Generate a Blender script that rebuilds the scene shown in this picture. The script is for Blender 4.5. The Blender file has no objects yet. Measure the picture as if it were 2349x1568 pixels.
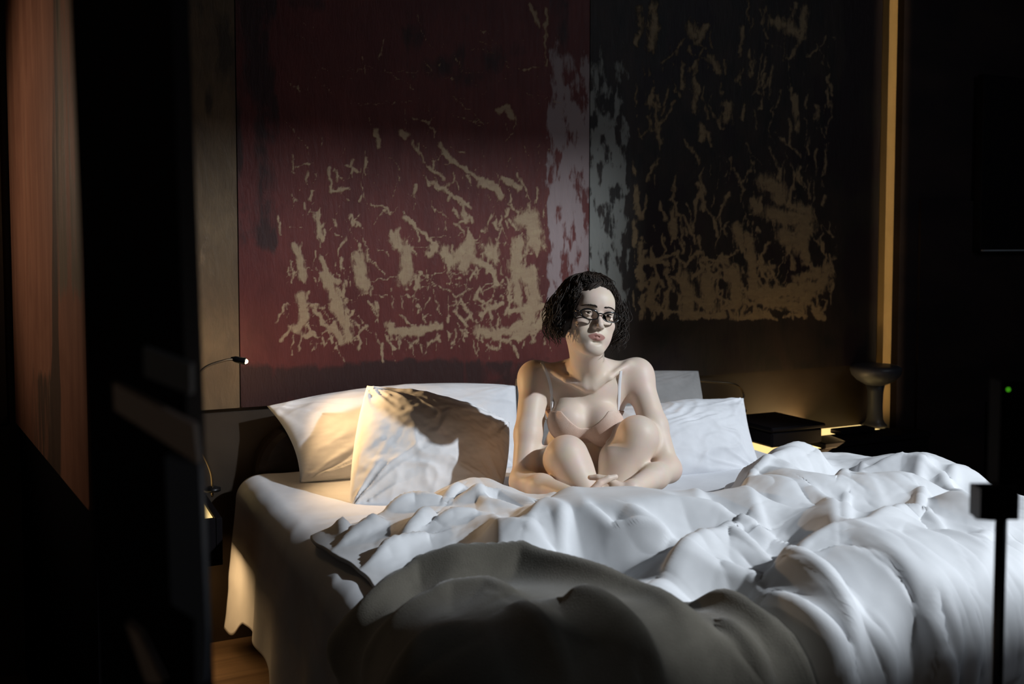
import bpy, math, random
import numpy as np
from mathutils import Vector, Matrix

# ------------------------------------------------------------------ camera, world, lights, exposure
SC = bpy.context.scene
COL = SC.collection
IW, IH, FPX = 2349.0, 1568.0, 2284.0
YAW = math.radians(25.5); PITCH = math.radians(3.0)
CAM = np.array([-0.637, -3.574, 1.406])
SHIFT = -0.0443
_cd = bpy.data.cameras.new('camera')
_cd.sensor_width = 36.0; _cd.lens = 36.0 * FPX / IW; _cd.shift_y = SHIFT
_cd.clip_start = 0.05; _cd.clip_end = 60
_cd.dof.use_dof = True; _cd.dof.focus_distance = 3.0; _cd.dof.aperture_fstop = 3.2
cam = bpy.data.objects.new('camera', _cd); COL.objects.link(cam)
cam.location = CAM; cam.rotation_euler = (math.radians(90) - PITCH, 0, -YAW)
SC.camera = cam
R3 = np.array(cam.rotation_euler.to_matrix())

w = bpy.data.worlds.new('world'); SC.world = w; w.use_nodes = True
w.node_tree.nodes['Background'].inputs[0].default_value = (0.55, 0.68, 1.0, 1)
w.node_tree.nodes['Background'].inputs[1].default_value = 0.25
SC.view_settings.view_transform = 'Standard'; SC.view_settings.look = 'None'
SC.view_settings.gamma = 1.0; SC.view_settings.exposure = 0.0
SC.cycles.max_bounces = 6; SC.cycles.use_denoising = True

def aim(o, tgt):
    d = Vector(tgt) - o.location
    o.rotation_euler = d.to_track_quat('-Z', 'Y').to_euler()
def lamp(name, typ, loc, tgt, energy, color, **kw):
    ld = bpy.data.lights.new(name, typ); ld.energy = energy; ld.color = color
    for k, v in kw.items(): setattr(ld, k, v)
    o = bpy.data.objects.new(name, ld); COL.objects.link(o); o.location = loc; aim(o, tgt); return o
KEY = (4.77, -6.15, 5.0)
lamp('daylight', 'SPOT', KEY, (1.0, -0.7, 0.95), 2250, (0.86, 0.93, 1.0), spot_size=math.radians(50), spot_blend=0.2, shadow_soft_size=0.09)
# soft sky light just inside the tall window opening of the front wall
lamp('skylight', 'AREA', (3.2, -4.02, 3.3), (1.4, -1.2, 0.6), 13, (0.80, 0.88, 1.0), shape='RECTANGLE', size=1.2, size_y=1.1)
# added unseen fills: one for the dark post, one for the rust painting
lamp('post_fill', 'AREA', (-1.9, -3.9, 2.3), (-0.7, -2.2, 1.0), 1.6, (1.0, 0.86, 0.72), shape='DISK', size=0.4)
lamp('side_fill', 'SPOT', (-1.75, -0.45, 1.75), (-0.65, -0.62, 1.55), 22, (1.0, 0.80, 0.62), spot_size=math.radians(84), spot_blend=0.9, shadow_soft_size=0.06)
# glow of the right nightstand top and an added narrow fill on the ochre edge
lamp('nightstand_glow', 'AREA', (2.47, -0.14, 0.556), (2.05, -0.02, 1.5), 4.5, (1.0, 0.66, 0.30), shape='RECTANGLE', size=0.7, size_y=0.14)
lamp('edge_fill', 'AREA', (3.03, -0.75, 1.9), (3.03, 0.0, 1.9), 0.36, (1.0, 0.74, 0.42), shape='RECTANGLE', size=0.03, size_y=2.6, spread=math.radians(14))

def ray(px, py):
    c = np.array([(px - IW/2)/FPX, (IH/2 - py)/FPX + SHIFT*IW/FPX, -1.0])
    return R3 @ c
FWD = np.array([math.sin(YAW), math.cos(YAW), 0.0])
def P(px, py, d):
    r = ray(px, py); return CAM + r*(d/float(r @ FWD))
def WZ(px, py, z):
    r = ray(px, py); return CAM + r*((z - CAM[2])/r[2])
def WY(px, py, y=0.0):
    r = ray(px, py); return CAM + r*((y - CAM[1])/r[1])
def proj(p):
    c = (np.asarray(p) - CAM) @ R3
    return np.stack([IW/2 + FPX*c[..., 0]/-c[..., 2], IH/2 - FPX*c[..., 1]/-c[..., 2] + SHIFT*IW, -c[..., 2]], -1)

# ------------------------------------------------------------------ helpers
def tag(o, label=None, cat=None, group=None, kind=None):
    if label: o['label'] = label
    if cat: o['category'] = cat
    if group: o['group'] = group
    if kind: o['kind'] = kind
    return o
def empty(name, loc, rz=0.0):
    o = bpy.data.objects.new(name, None); COL.objects.link(o); o.empty_display_size = 0.05
    o.location = loc; o.rotation_euler = (0, 0, rz); return o
def mesh_obj(name, V, F, mat, parent=None, smooth=True, attrs=None):
    me = bpy.data.meshes.new(name)
    V = np.asarray(V, dtype=np.float32)
    if parent is not None:
        V = V - np.array(parent_world(parent), dtype=np.float32)
    if isinstance(F, np.ndarray) and len(F):
        k = F.shape[1]
        me.vertices.add(len(V)); me.vertices.foreach_set('co', V.ravel())
        me.loops.add(F.size); me.loops.foreach_set('vertex_index', F.ravel().astype(np.int32))
        me.polygons.add(len(F))
        me.polygons.foreach_set('loop_start', np.arange(0, F.size, k, dtype=np.int32))
        me.polygons.foreach_set('loop_total', np.full(len(F), k, dtype=np.int32))
        me.update(calc_edges=True); me.validate()
    else:
        me.from_pydata([tuple(map(float, v)) for v in V], [], F); me.update()
    if smooth: me.polygons.foreach_set('use_smooth', np.ones(len(me.polygons), dtype=bool))
    for k, a in (attrs or {}).items():
        at = me.color_attributes.new(k, 'FLOAT_COLOR', 'POINT')
        at.data.foreach_set('color', np.asarray(a, dtype=np.float32).ravel())
    me.materials.append(mat)
    o = bpy.data.objects.new(name, me); COL.objects.link(o)
    if parent is not None: o.parent = parent
    return o
def parent_world(p):
    x, y, z = p.location
    if p.parent: 
        q = parent_world(p.parent); return (x+q[0], y+q[1], z+q[2])
    return (x, y, z)
class MB:
    def __init__(s): s.V = []; s.F = []; s.n = 0
    def add(s, V, F):
        V = np.asarray(V, float); s.V.append(V); s.F += [tuple(i+s.n for i in f) for f in F]; s.n += len(V); return s
    def box(s, lo, hi, ax=None, bev=0.0):
        lo = np.array(lo, float); hi = np.array(hi, float)
        c = (lo+hi)/2; h = (hi-lo)/2; b = min(bev, h.min()*0.9)
        if b <= 0:
            V = [[c[0]+i*h[0], c[1]+j*h[1], c[2]+k*h[2]] for i in (-1, 1) for j in (-1, 1) for k in (-1, 1)]
            F = [(0,1,3,2),(4,6,7,5),(0,4,5,1),(2,3,7,6),(0,2,6,4),(1,5,7,3)]
        else:
            V = []; idx = {}
            for i in (-1, 1):
                for j in (-1, 1):
                    for k in (-1, 1):
                        for a in range(3):
                            q = [i*(h[0]-b), j*(h[1]-b), k*(h[2]-b)]; sg = (i, j, k); q[a] += sg[a]*b
                            idx[(i, j, k, a)] = len(V); V.append(c+np.array(q))
            F = []
            def quad(a, b_, c_, d):
                F.append((a, b_, c_, d))
            for a in range(3):
                o1, o2 = (a+1) % 3, (a+2) % 3
                for sg in (-1, 1):
                    pts = []
                    for (p, q) in ((-1,-1),(1,-1),(1,1),(-1,1)):
                        t = [0,0,0]; t[a] = sg; t[o1] = p; t[o2] = q; pts.append(idx[(t[0], t[1], t[2], a)])
                    F.append(tuple(pts if sg > 0 else pts[::-1]))
                for p in (-1, 1):
                    for q in (-1, 1):
                        t1 = [0,0,0]; t1[a] = -1; t1[o1] = p; t1[o2] = q; t2 = list(t1); t2[a] = 1
                        f = (idx[(*t1, o1)], idx[(*t2, o1)], idx[(*t2, o2)], idx[(*t1, o2)])
                        F.append(f if p*q > 0 else f[::-1])
            for i in (-1, 1):
                for j in (-1, 1):
                    for k in (-1, 1):
                        f = (idx[(i,j,k,0)], idx[(i,j,k,1)], idx[(i,j,k,2)])
                        F.append(f if i*j*k > 0 else f[::-1])
        V = np.array(V)
        if ax is not None:
            V = (V-c) @ np.array(ax) + c
        return s.add(V, F)
    def tube(s, pts, rad, n=10, closed=False, cap=True):
        pts = np.asarray(pts, float); m = len(pts)
        rad = np.broadcast_to(np.asarray(rad, float), (m,))
        T = np.gradient(pts, axis=0) if not closed else np.roll(pts, -1, 0) - np.roll(pts, 1, 0)
        T /= np.linalg.norm(T, axis=1, keepdims=True)+1e-12
        a = np.array([0, 0, 1.0]) if abs(T[0][2]) < 0.9 else np.array([1.0, 0, 0])
        u = np.cross(T[0], a); u /= np.linalg.norm(u); V = []
        for i in range(m):
            u = u - T[i]*(u @ T[i]); u /= np.linalg.norm(u)+1e-12
            v = np.cross(T[i], u)
            for j in range(n):
                t = 2*math.pi*j/n; V.append(pts[i] + rad[i]*(u*math.cos(t)+v*math.sin(t)))
        F = []
        for i in range(m if closed else m-1):
            i2 = (i+1) % m
            for j in range(n):
                F.append((i*n+j, i*n+(j+1) % n, i2*n+(j+1) % n, i2*n+j))
        if cap and not closed:
            F.append(tuple(range(n))[::-1]); F.append(tuple((m-1)*n+j for j in range(n)))
        return s.add(V, F)
    def lathe(s, prof, c, n=32):
        V = []; F = []; m = len(prof)
        for r, z in prof:
            for j in range(n):
                t = 2*math.pi*j/n; V.append((c[0]+r*math.cos(t), c[1]+r*math.sin(t), c[2]+z))
        for i in range(m-1):
            for j in range(n):
                F.append((i*n+j, i*n+(j+1) % n, (i+1)*n+(j+1) % n, (i+1)*n+j))
        return s.add(V, F)
    def ball(s, c, r, n=16, sc=(1,1,1), M=None):
        V = []; F = []
        for i in range(n+1):
            a = math.pi*i/n
            for j in range(2*n):
                b = math.pi*j/n; q = np.array([math.sin(a)*math.cos(b)*sc[0], math.sin(a)*math.sin(b)*sc[1], math.cos(a)*sc[2]])*r
                if M is not None: q = M @ q
                V.append(np.array(c)+q)
        for i in range(n):
            for j in range(2*n):
                F.append((i*2*n+j, (i+1)*2*n+j, (i+1)*2*n+(j+1) % (2*n), i*2*n+(j+1) % (2*n)))
        return s.add(V, F)
    def build(s, name, mat, parent=None, smooth=False):
        o = mesh_obj(name, np.concatenate(s.V), s.F, mat, parent, smooth=smooth)
        if smooth == 'auto':
            pass
        return o
def spline(pts, n=8):
    p = np.asarray(pts, float); q = np.vstack([2*p[0]-p[1], p, 2*p[-1]-p[-2]]); out = []
    for i in range(1, len(q)-2):
        for t in np.linspace(0, 1, n, endpoint=False):
            a, b, c, d = q[i-1], q[i], q[i+1], q[i+2]
            out.append(0.5*((2*b)+(-a+c)*t+(2*a-5*b+4*c-d)*t*t+(-a+3*b-3*c+d)*t**3))
    out.append(p[-1]); return np.array(out)

# numpy value noise
def vnoise(x, y, seed=0):
    xi = np.floor(x).astype(np.int64); yi = np.floor(y).astype(np.int64); fx = x-xi; fy = y-yi
    fx = fx*fx*(3-2*fx); fy = fy*fy*(3-2*fy)
    def h(a, b):
        n = (a*374761393 + b*668265263 + seed*1274126177) & 0x7fffffff
        n = ((n ^ (n >> 13))*1274126177) & 0x7fffffff
        return ((n ^ (n >> 16)) & 0xffff)/32767.5-1.0
    return (h(xi, yi)*(1-fx)+h(xi+1, yi)*fx)*(1-fy)+(h(xi, yi+1)*(1-fx)+h(xi+1, yi+1)*fx)*fy
def fbm(x, y, seed=0, o=4):
    r = 0; a = 1.0
    for i in range(o):
        r = r + a*vnoise(x*2**i+17.3*i, y*2**i-9.1*i, seed+i); a *= 0.5
    return r
def sst(a, b, x):
    t = np.clip((x-a)/(b-a), 0, 1); return t*t*(3-2*t)
def seg_dist(U, V, pts):
    D = np.full(U.shape, 1e9); pts = np.asarray(pts, float)
    for a, b in zip(pts[:-1], pts[1:]):
        ab = b-a; L = ab@ab+1e-12
        t = np.clip(((U-a[0])*ab[0]+(V-a[1])*ab[1])/L, 0, 1)
        D = np.minimum(D, np.hypot(U-a[0]-t*ab[0], V-a[1]-t*ab[1]))
    return D
def grid_faces(nu, nv):
    i = np.arange(nu-1)[:, None]*nv + np.arange(nv-1)[None, :]
    i = i.ravel(); return np.stack([i, i+nv, i+nv+1, i+1], 1)

# ------------------------------------------------------------------ materials
def mat(name, color, rough=0.6, metal=0.0, **kw):
    m = bpy.data.materials.new(name); m.use_nodes = True; nt = m.node_tree; b = nt.nodes['Principled BSDF']
    b.inputs['Base Color'].default_value = (*color, 1); b.inputs['Roughness'].default_value = rough
    b.inputs['Metallic'].default_value = metal
    if 'spec' in kw: b.inputs['Specular IOR Level'].default_value = kw['spec']
    if 'emit' in kw:
        b.inputs['Emission Color'].default_value = (*kw['emit'], 1); b.inputs['Emission Strength'].default_value = kw['es']
    return m
def N(m, t, **kw):
    n = m.node_tree.nodes.new(t)
    for k, v in kw.items(): setattr(n, k, v)
    return n
def L(m, a, b): m.node_tree.links.new(a, b)
def bsdf(m): return m.node_tree.nodes['Principled BSDF']
def noise_color(m, c1, c2, scale=(3, 3, 3), detail=5, rough=0.6, lo=0.35, hi=0.65, bump=0.0, bdist=0.01, dist=0.0):
    tc = N(m, 'ShaderNodeTexCoord'); mp = N(m, 'ShaderNodeMapping'); mp.inputs['Scale'].default_value = scale
    L(m, tc.outputs['Object'], mp.inputs[0]); n = N(m, 'ShaderNodeTexNoise'); L(m, mp.outputs[0], n.inputs['Vector'])
    n.inputs['Scale'].default_value = 1.0; n.inputs['Detail'].default_value = detail; n.inputs['Roughness'].default_value = rough
    n.inputs['Distortion'].default_value = dist
    r = N(m, 'ShaderNodeValToRGB'); L(m, n.outputs['Fac'], r.inputs[0])
    r.color_ramp.elements[0].position = lo; r.color_ramp.elements[0].color = (*c1, 1)
    r.color_ramp.elements[1].position = hi; r.color_ramp.elements[1].color = (*c2, 1)
    L(m, r.outputs[0], bsdf(m).inputs['Base Color'])
    if bump:
        b = N(m, 'ShaderNodeBump'); b.inputs['Strength'].default_value = bump; b.inputs['Distance'].default_value = bdist
        L(m, n.outputs['Fac'], b.inputs['Height']); L(m, b.outputs[0], bsdf(m).inputs['Normal'])
    return r, n
def cloth_mat(name, c1, c2, weave=900, bump=0.15, rough=0.85, sheen=0.0):
    m = mat(name, c1, rough, spec=0.2)
    noise_color(m, c1, c2, (9, 9, 9), 4, 0.6, 0.35, 0.65)
    tc = N(m, 'ShaderNodeTexCoord'); n = N(m, 'ShaderNodeTexNoise'); L(m, tc.outputs['Object'], n.inputs['Vector'])
    n.inputs['Scale'].default_value = weave; n.inputs['Detail'].default_value = 2
    b = N(m, 'ShaderNodeBump'); b.inputs['Strength'].default_value = bump; b.inputs['Distance'].default_value = 0.002
    L(m, n.outputs['Fac'], b.inputs['Height']); L(m, b.outputs[0], bsdf(m).inputs['Normal'])
    if sheen:
        bsdf(m).inputs['Sheen Weight'].default_value = sheen
    return m
M_BLACK = mat('black_lacquer', (0.005, 0.004, 0.005), 0.7, spec=0.06)
M_DARKWALL = mat('dark_stained_wall', (0.012, 0.008, 0.008), 0.6, spec=0.2); noise_color(M_DARKWALL, (0.008, 0.005, 0.006), (0.018, 0.011, 0.010), (2, 2, 6), 5)
M_LOWWALL = mat('brown_lower_wall', (0.03, 0.02, 0.014), 0.55, spec=0.25); noise_color(M_LOWWALL, (0.022, 0.015, 0.010), (0.034, 0.024, 0.016), (3, 3, 5), 4)
M_CEIL = mat('ceiling_paint', (0.03, 0.028, 0.028), 0.9)
M_FLOOR = mat('dark_wood_floor', (0.12, 0.08, 0.05), 0.45, spec=0.3); noise_color(M_FLOOR, (0.09, 0.055, 0.03), (0.17, 0.11, 0.065), (1.5, 22, 3), 6, bump=0.1)
M_OCHRE = mat('ochre_edge', (0.50, 0.30, 0.085), 0.6); noise_color(M_OCHRE, (0.36, 0.235, 0.085), (0.44, 0.29, 0.11), (6, 6, 3), 4)
M_LINEN = cloth_mat('white_linen', (0.74, 0.75, 0.77), (0.80, 0.81, 0.83))
M_LINEN2 = cloth_mat('white_percale', (0.66, 0.67, 0.70), (0.72, 0.73, 0.76))
M_GREYCASE = cloth_mat('grey_pillowcase', (0.22, 0.215, 0.21), (0.26, 0.25, 0.245))
M_BLANKET = cloth_mat('brown_wool', (0.095, 0.086, 0.068), (0.135, 0.122, 0.098), 420, 0.6, 0.95, 0.25)
M_LEATHER = mat('dark_leather', (0.018, 0.012, 0.009), 0.45, spec=0.3); noise_color(M_LEATHER, (0.014, 0.009, 0.007), (0.024, 0.016, 0.012), (30, 30, 30), 4, bump=0.15, bdist=0.002)
M_METAL = mat('black_metal', (0.02, 0.02, 0.022), 0.35, 0.8)
M_BRASSY = mat('bronze_metal', (0.16, 0.12, 0.08), 0.3, 0.9)
M_GREYLAMP = mat('grey_lacquer', (0.04, 0.04, 0.048), 0.4, spec=0.4)
M_REFL_DARK = mat('blue_black_reflection', (0.075, 0.09, 0.12), 0.5, spec=0.2)  # three flat tints that imitate reflections on the dark post
M_REFL_BROWN = mat('grey_brown_reflection', (0.26, 0.20, 0.165), 0.6)
M_REFL_BLUE = mat('blue_grey_reflection', (0.075, 0.075, 0.08), 0.6)
M_GLOW = mat('warm_light_glass', (1, 0.8, 0.45), 0.3, emit=(1.0, 0.70, 0.27), es=1.25)
M_LED = mat('green_indicator', (0.1, 0.8, 0.05), 0.3, emit=(0.12, 0.75, 0.02), es=0.9)
M_BULB = mat('warm_bulb', (1, 0.8, 0.5), 0.3, emit=(1.0, 0.72, 0.38), es=25)

# painted mural surfaces: attribute "paint" (R cream, G dark, B pale) roughened by noise
def paint_mat(name, base1, base2, cream1, cream2, dark, pale, sc=(9, 9, 4), amp=1.1, stretch=(60, 60, 14)):
    m = mat(name, base1, 0.5, spec=0.25)
    tc = N(m, 'ShaderNodeTexCoord')
    def noise(scale, detail=6, rough=0.65, dist=0.6):
        mp = N(m, 'ShaderNodeMapping'); mp.inputs['Scale'].default_value = scale; L(m, tc.outputs['Object'], mp.inputs[0])
        n = N(m, 'ShaderNodeTexNoise'); n.inputs['Scale'].default_value = 1; n.inputs['Detail'].default_value = detail
        n.inputs['Roughness'].default_value = rough; n.inputs['Distortion'].default_value = dist
        L(m, mp.outputs[0], n.inputs['Vector']); return n.outputs['Fac']
    def mth(op, a, b=None, clamp=False):
        n = N(m, 'ShaderNodeMath', operation=op); n.use_clamp = clamp
        for i, v in enumerate((a, b)):
            if v is None: continue
            if isinstance(v, (int, float)): n.inputs[i].default_value = v
            else: L(m, v, n.inputs[i])
        return n.outputs[0]
    def mix(f, a, b):
        n = N(m, 'ShaderNodeMix', data_type='RGBA'); L(m, f, n.inputs['Factor'])
        for k, v in ((6, a), (7, b)):
            if isinstance(v, tuple): n.inputs[k].default_value = (*v, 1)
            else: L(m, v, n.inputs[k])
        return n.outputs[2]
    def thr(att, nz, a=amp):
        s = mth('ADD', att, mth('MULTIPLY', mth('SUBTRACT', nz, 0.5), a))
        return mth('MULTIPLY', mth('SUBTRACT', s, 0.42), 6.0, True)
    at = N(m, 'ShaderNodeAttribute'); at.attribute_name = 'paint'
    sp = N(m, 'ShaderNodeSeparateColor'); L(m, at.outputs['Color'], sp.inputs[0])
    n1 = noise(sc); n2 = noise(stretch, 6, 0.7); n3 = noise((stretch[0]*0.5, 60, 60), 4); n4 = noise((3, 3, 3), 3)
    base = mix(mth('MULTIPLY', mth('SUBTRACT', n1, 0.32), 2.8, True), base1, base2)
    base = mix(mth('MULTIPLY', mth('SUBTRACT', n4, 0.45), 1.5, True), base, tuple(c*0.7 for c in base1))
    pl = mth('MULTIPLY', thr(sp.outputs[2], n2, 0.9), 0.85)
    base = mix(pl, base, pale)
    dk = thr(sp.outputs[1], n1, 0.9); base = mix(mth('MULTIPLY', dk, 0.85), base, dark)
    n5 = noise((stretch[0]*0.45, 30, stretch[2]*1.1), 8, 0.75, 1.2)
    nz = mth('ADD', mth('MULTIPLY', n2, 0.45), mth('MULTIPLY', n5, 0.55))
    soft = mth('ADD', sp.outputs[0], mth('MULTIPLY', mth('SUBTRACT', nz, 0.5), 2.1))
    cr = mth('MULTIPLY', mth('SUBTRACT', soft, 0.46), 3.2, True)
    cr = mth('MULTIPLY', cr, mth('ADD', 0.45, mth('MULTIPLY', sp.outputs[0], 0.9)), True)
    ccol = mix(n3, cream1, cream2)
    base = mix(cr, base, ccol)
    L(m, base, bsdf(m).inputs['Base Color'])
    b = N(m, 'ShaderNodeBump'); b.inputs['Strength'].default_value = 0.35; b.inputs['Distance'].default_value = 0.006
    L(m, mth('ADD', mth('MULTIPLY', cr, 0.6), mth('ADD', n2, mth('MULTIPLY', pl, 0.4))), b.inputs['Height'])
    L(m, b.outputs[0], bsdf(m).inputs['Normal'])
    return m
M_RED = paint_mat('red_painting', (0.074, 0.015, 0.013), (0.108, 0.024, 0.020), (0.34, 0.265, 0.155), (0.21, 0.12, 0.08), (0.020, 0.010, 0.009), (0.25, 0.20, 0.20))
M_DARKP = paint_mat('black_painting', (0.010, 0.009, 0.008), (0.028, 0.018, 0.014), (0.26, 0.185, 0.095), (0.12, 0.085, 0.05), (0.012, 0.006, 0.008), (0.19, 0.195, 0.18))
M_BEIGE = paint_mat('umber_painting', (0.075, 0.050, 0.030), (0.13, 0.088, 0.048), (0.20, 0.135, 0.07), (0.16, 0.10, 0.055), (0.030, 0.022, 0.015), (0.13, 0.10, 0.075), stretch=(30, 30, 8))
M_SIDE = paint_mat('rust_painting', (0.21, 0.088, 0.052), (0.32, 0.145, 0.085), (0.36, 0.22, 0.13), (0.30, 0.17, 0.10), (0.050, 0.038, 0.028), (0.145, 0.115, 0.075), sc=(12, 12, 1.6), stretch=(60, 60, 3))

# ------------------------------------------------------------------ room shell
def slab(name, lo, hi, m, **kw):
    o = MB().box(lo, hi).build(name, m); return tag(o, kind='structure', **kw)
ZT = 4.7; YF = -4.1; ZM = float(WY(600, 929)[2])
slab('floor', (-2.8, YF-0.1, -0.1), (4.4, 0.15, 0.0), M_FLOOR)
slab('ceiling', (-2.8, YF-0.1, ZT), (4.4, 0.15, ZT+0.1), M_CEIL)
slab('wall_back', (-2.8, 0.0, 0.0), (4.4, 0.15, ZT), M_LOWWALL)
slab('wall_left', (-2.9, YF-0.1, 0.0), (-2.8, 0.15, ZT), M_DARKWALL)
slab('wall_right', (4.4, YF-0.1, 0.0), (4.5, 0.15, ZT), M_DARKWALL)
WX0, WX1, WZ0, WZ1 = 2.46, 3.86, 2.70, 3.93
wf = MB()
wf.box((-2.8, YF-0.1, 0), (WX0, YF, ZT)).box((WX1, YF-0.1, 0), (4.4, YF, ZT)).box((WX0, YF-0.1, 0), (WX1, YF, WZ0)).box((WX0, YF-0.1, WZ1), (WX1, YF, ZT))
tag(wf.build('wall_front', M_DARKWALL), kind='structure')
w1 = MB(); 
for a in ((WX0-0.05, -4.7, WZ0-0.05, WX0, -4.66, WZ1+0.05), (WX1, -4.7, WZ0-0.05, WX1+0.05, -4.66, WZ1+0.05), (WX0, -4.7, WZ0-0.05, WX1, -4.66, WZ0), (WX0, -4.7, WZ1, WX1, -4.66, WZ1+0.05)):
    w1.box((a[0], YF, a[2]), (a[3], YF+0.04, a[5]))
tag(w1.build('window_1', M_BLACK), kind='structure')
tag(MB().box((3.69, YF-0.03, 3.62), (WX1, YF-0.02, WZ1)).box((WX0, YF-0.03, 3.27), (2.95, YF-0.02, WZ1)).build('beam_blockers', M_DARKWALL), kind='structure')  # unseen blockers added in the window opening to step the daylight beam

# right-hand dark part of the back wall: tall cupboard doors with thin reveals
XR = float(WY(2024, 700)[0])
slab('wall_right_return', (XR, -0.10, 0.0), (4.4, -0.002, ZT), M_DARKWALL)
dr = MB(); x0 = XR+0.12
dr.box((x0, -0.115, 0.02), (x0+0.85, -0.101, 1.62)).box((x0+0.88, -0.115, 0.02), (x0+1.2, -0.101, 1.62))
tag(dr.build('door_1', M_DARKWALL), kind='structure')

# mural panels ------------------------------------------------------
def strokes_field(U, V, strokes):
    Fd = np.zeros(U.shape); U = U+3.5*fbm(U/11, V/14, 201, 3); V = V+5*fbm(U/12, V/16, 203, 3)
    for pts, wd in strokes:
        pts = np.array(pts)
        lo = pts.min(0)-wd*2.2; hi = pts.max(0)+wd*2.2
        s = (U >= lo[0]) & (U <= hi[0]) & (V >= lo[1]) & (V <= hi[1])
        if not s.any(): continue
        d = seg_dist(U[s], V[s], pts)
        Fd[s] = np.maximum(Fd[s], np.clip(1.05-d/(2.3*wd), 0, 1)*(0.62+0.38*min(1.0, wd/6)))
    return Fd
def panel(name, x0, x1, z0, z1, matl, cream, dark, pale, res, y=-0.022, thick=0.02):
    nx = max(2, int((x1-x0)/res)); nz = max(2, int((z1-z0)/res))
    X = np.linspace(x0, x1, nx); Z = np.linspace(z0, z1, nz)
    XX, ZZ = np.meshgrid(X, Z, indexing='ij')
    pos = np.stack([XX, np.full_like(XX, y), ZZ], -1).reshape(-1, 3)
    pp = proj(pos); U = pp[:, 0]; V = pp[:, 1]
    A = np.stack([cream(U, V), dark(U, V), pale(U, V), np.ones_like(U)], 1)
    F = grid_faces(nx, nz)
    n = len(pos)
    bk = np.array([[x0, y+thick, z0], [x1, y+thick, z0], [x1, y+thick, z1], [x0, y+thick, z1]])
    V3 = np.vstack([pos, bk]); i00, i10, i11, i01 = 0, (nx-1)*nz, nx*nz-1, nz-1
    F = np.vstack([F, [[n, n+1, i10, i00], [n+1, n+2, i11, i10], [n+2, n+3, i01, i11], [n+3, n, i00, i01]]])
    A = np.vstack([A, np.array([[0, 1, 0, 1.0]]*4)])
    # no smooth shading across the slab edge
    return mesh_obj(name, V3, F, matl, None, smooth=False, attrs={'paint': A})
rng = np.random.RandomState(7)
def rand_strokes(n, xr, yr, ang, spread, ln, wd, dens=None):
    out = []
    while len(out) < n:
        x = rng.uniform(*xr); y = rng.uniform(*yr)
        if dens is not None and rng.rand() > dens(x, y): continue
        a = math.radians(ang + rng.randn()*spread); l = rng.uniform(*ln); w_ = rng.uniform(*wd)
        p = [(x, y)]; 
        for k in range(3):
            a += rng.randn()*0.18
            p.append((p[-1][0]+math.cos(a)*l/3, p[-1][1]+math.sin(a)*l/3))
        out.append((p, w_))
    return out
RS = [([(905,545),(930,575),(935,625),(925,640)],13),([(820,590),(830,640),(835,655)],14),([(985,580),(1000,560)],9),([(1020,580),(1035,600)],12),
 ([(1040,595),(1075,560)],10),([(1080,575),(1065,610)],12),([(1195,505),(1220,500),(1230,560)],17),([(1190,560),(1180,610),(1210,640)],15),
 ([(1220,620),(1225,680),(1210,740)],13),([(1180,620),(1190,690)],9),([(745,630),(770,690),(790,740),(800,775)],11),([(770,700),(800,745)],12),
 ([(725,490),(735,545)],6),([(690,680),(700,730),(680,755)],9),([(675,560),(690,600),(695,640)],7),([(765,750),(785,780)],9),([(735,590),(750,620),(775,650)],6),
 ([(895,745),(900,765),(960,760),(1010,745)],9),([(1000,750),(1010,748)],8),([(1100,760),(1140,765),(1190,750)],11),([(1100,720),(1150,695)],6),([(1180,770),(1240,740),(1260,710)],8),
 ([(1170,715),(1240,700)],8),([(1150,785),(1230,760)],5),([(1010,330),(1030,360),(1050,375)],5),([(1060,378),(1090,405),(1130,430)],5),([(862,300),(868,335)],5),([(920,305),(930,310)],7),
 ([(945,320),(965,360),(990,390),(1020,410)],4),([(990,418),(1050,455),(1075,470)],5),([(1100,420),(1130,425),(1150,450)],7),([(1155,410),(1190,430)],7),([(1145,255),(1155,245)],6),([(1165,250),(1175,270)],6),
 ([(670,380),(720,375)],3),([(672,350),(670,400)],4),([(755,385),(760,440),(800,430)],4),([(790,380),(830,400)],3),([(1030,260),(1115,290)],1.5),([(800,157),(960,167)],1.3),([(800,240),(945,234)],1.3),
 ([(940,270),(985,282),(1000,300)],2.5),([(1035,220),(1115,285)],2),([(870,135),(880,90)],2),([(1255,20),(1250,110),(1255,150)],4),([(1215,10),(1235,60)],5),([(1190,160),(1240,155)],3),([(960,620),(1000,650),(1050,680),(1085,660)],3),
 ([(930,500),(1000,560)],5),([(1060,470),(1070,510)],5),([(640,500),(645,540)],4),([(830,650),(860,645),(940,633)],2),([(940,630),(1100,625)],2),([(1085,590),(1130,620),(1140,655)],7),
 ([(1120,570),(1135,590)],14),([(700,770),(720,760)],6),([(720,705),(735,735),(760,760)],5),([(960,780),(940,795)],4),([(1010,770),(985,790)],4)]
RS += rand_strokes(420, (655, 1255), (330, 790), 80, 24, (8, 45), (0.8, 4.2), lambda x, y: 0.12+0.88*((y-330)/460)**1.2*(0.55+0.45*abs(x-930)/300))
RS += rand_strokes(90, (650, 1255), (30, 480), 60, 50, (12, 90), (0.5, 1.6))
RS += rand_strokes(50, (655, 1255), (480, 790), 0, 8, (20, 90), (0.6, 2.0))
def red_cream(U, V):
    f = strokes_field(U, V, RS)
    return np.clip(f, 0, 1)
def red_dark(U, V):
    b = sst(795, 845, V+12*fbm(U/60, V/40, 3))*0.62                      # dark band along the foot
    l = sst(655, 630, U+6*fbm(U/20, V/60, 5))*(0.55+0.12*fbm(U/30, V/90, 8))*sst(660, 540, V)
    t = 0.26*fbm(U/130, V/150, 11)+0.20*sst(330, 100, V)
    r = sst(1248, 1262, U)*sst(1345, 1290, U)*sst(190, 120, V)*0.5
    return np.clip(np.maximum.reduce([b, l, t, r]), 0, 1)
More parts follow.
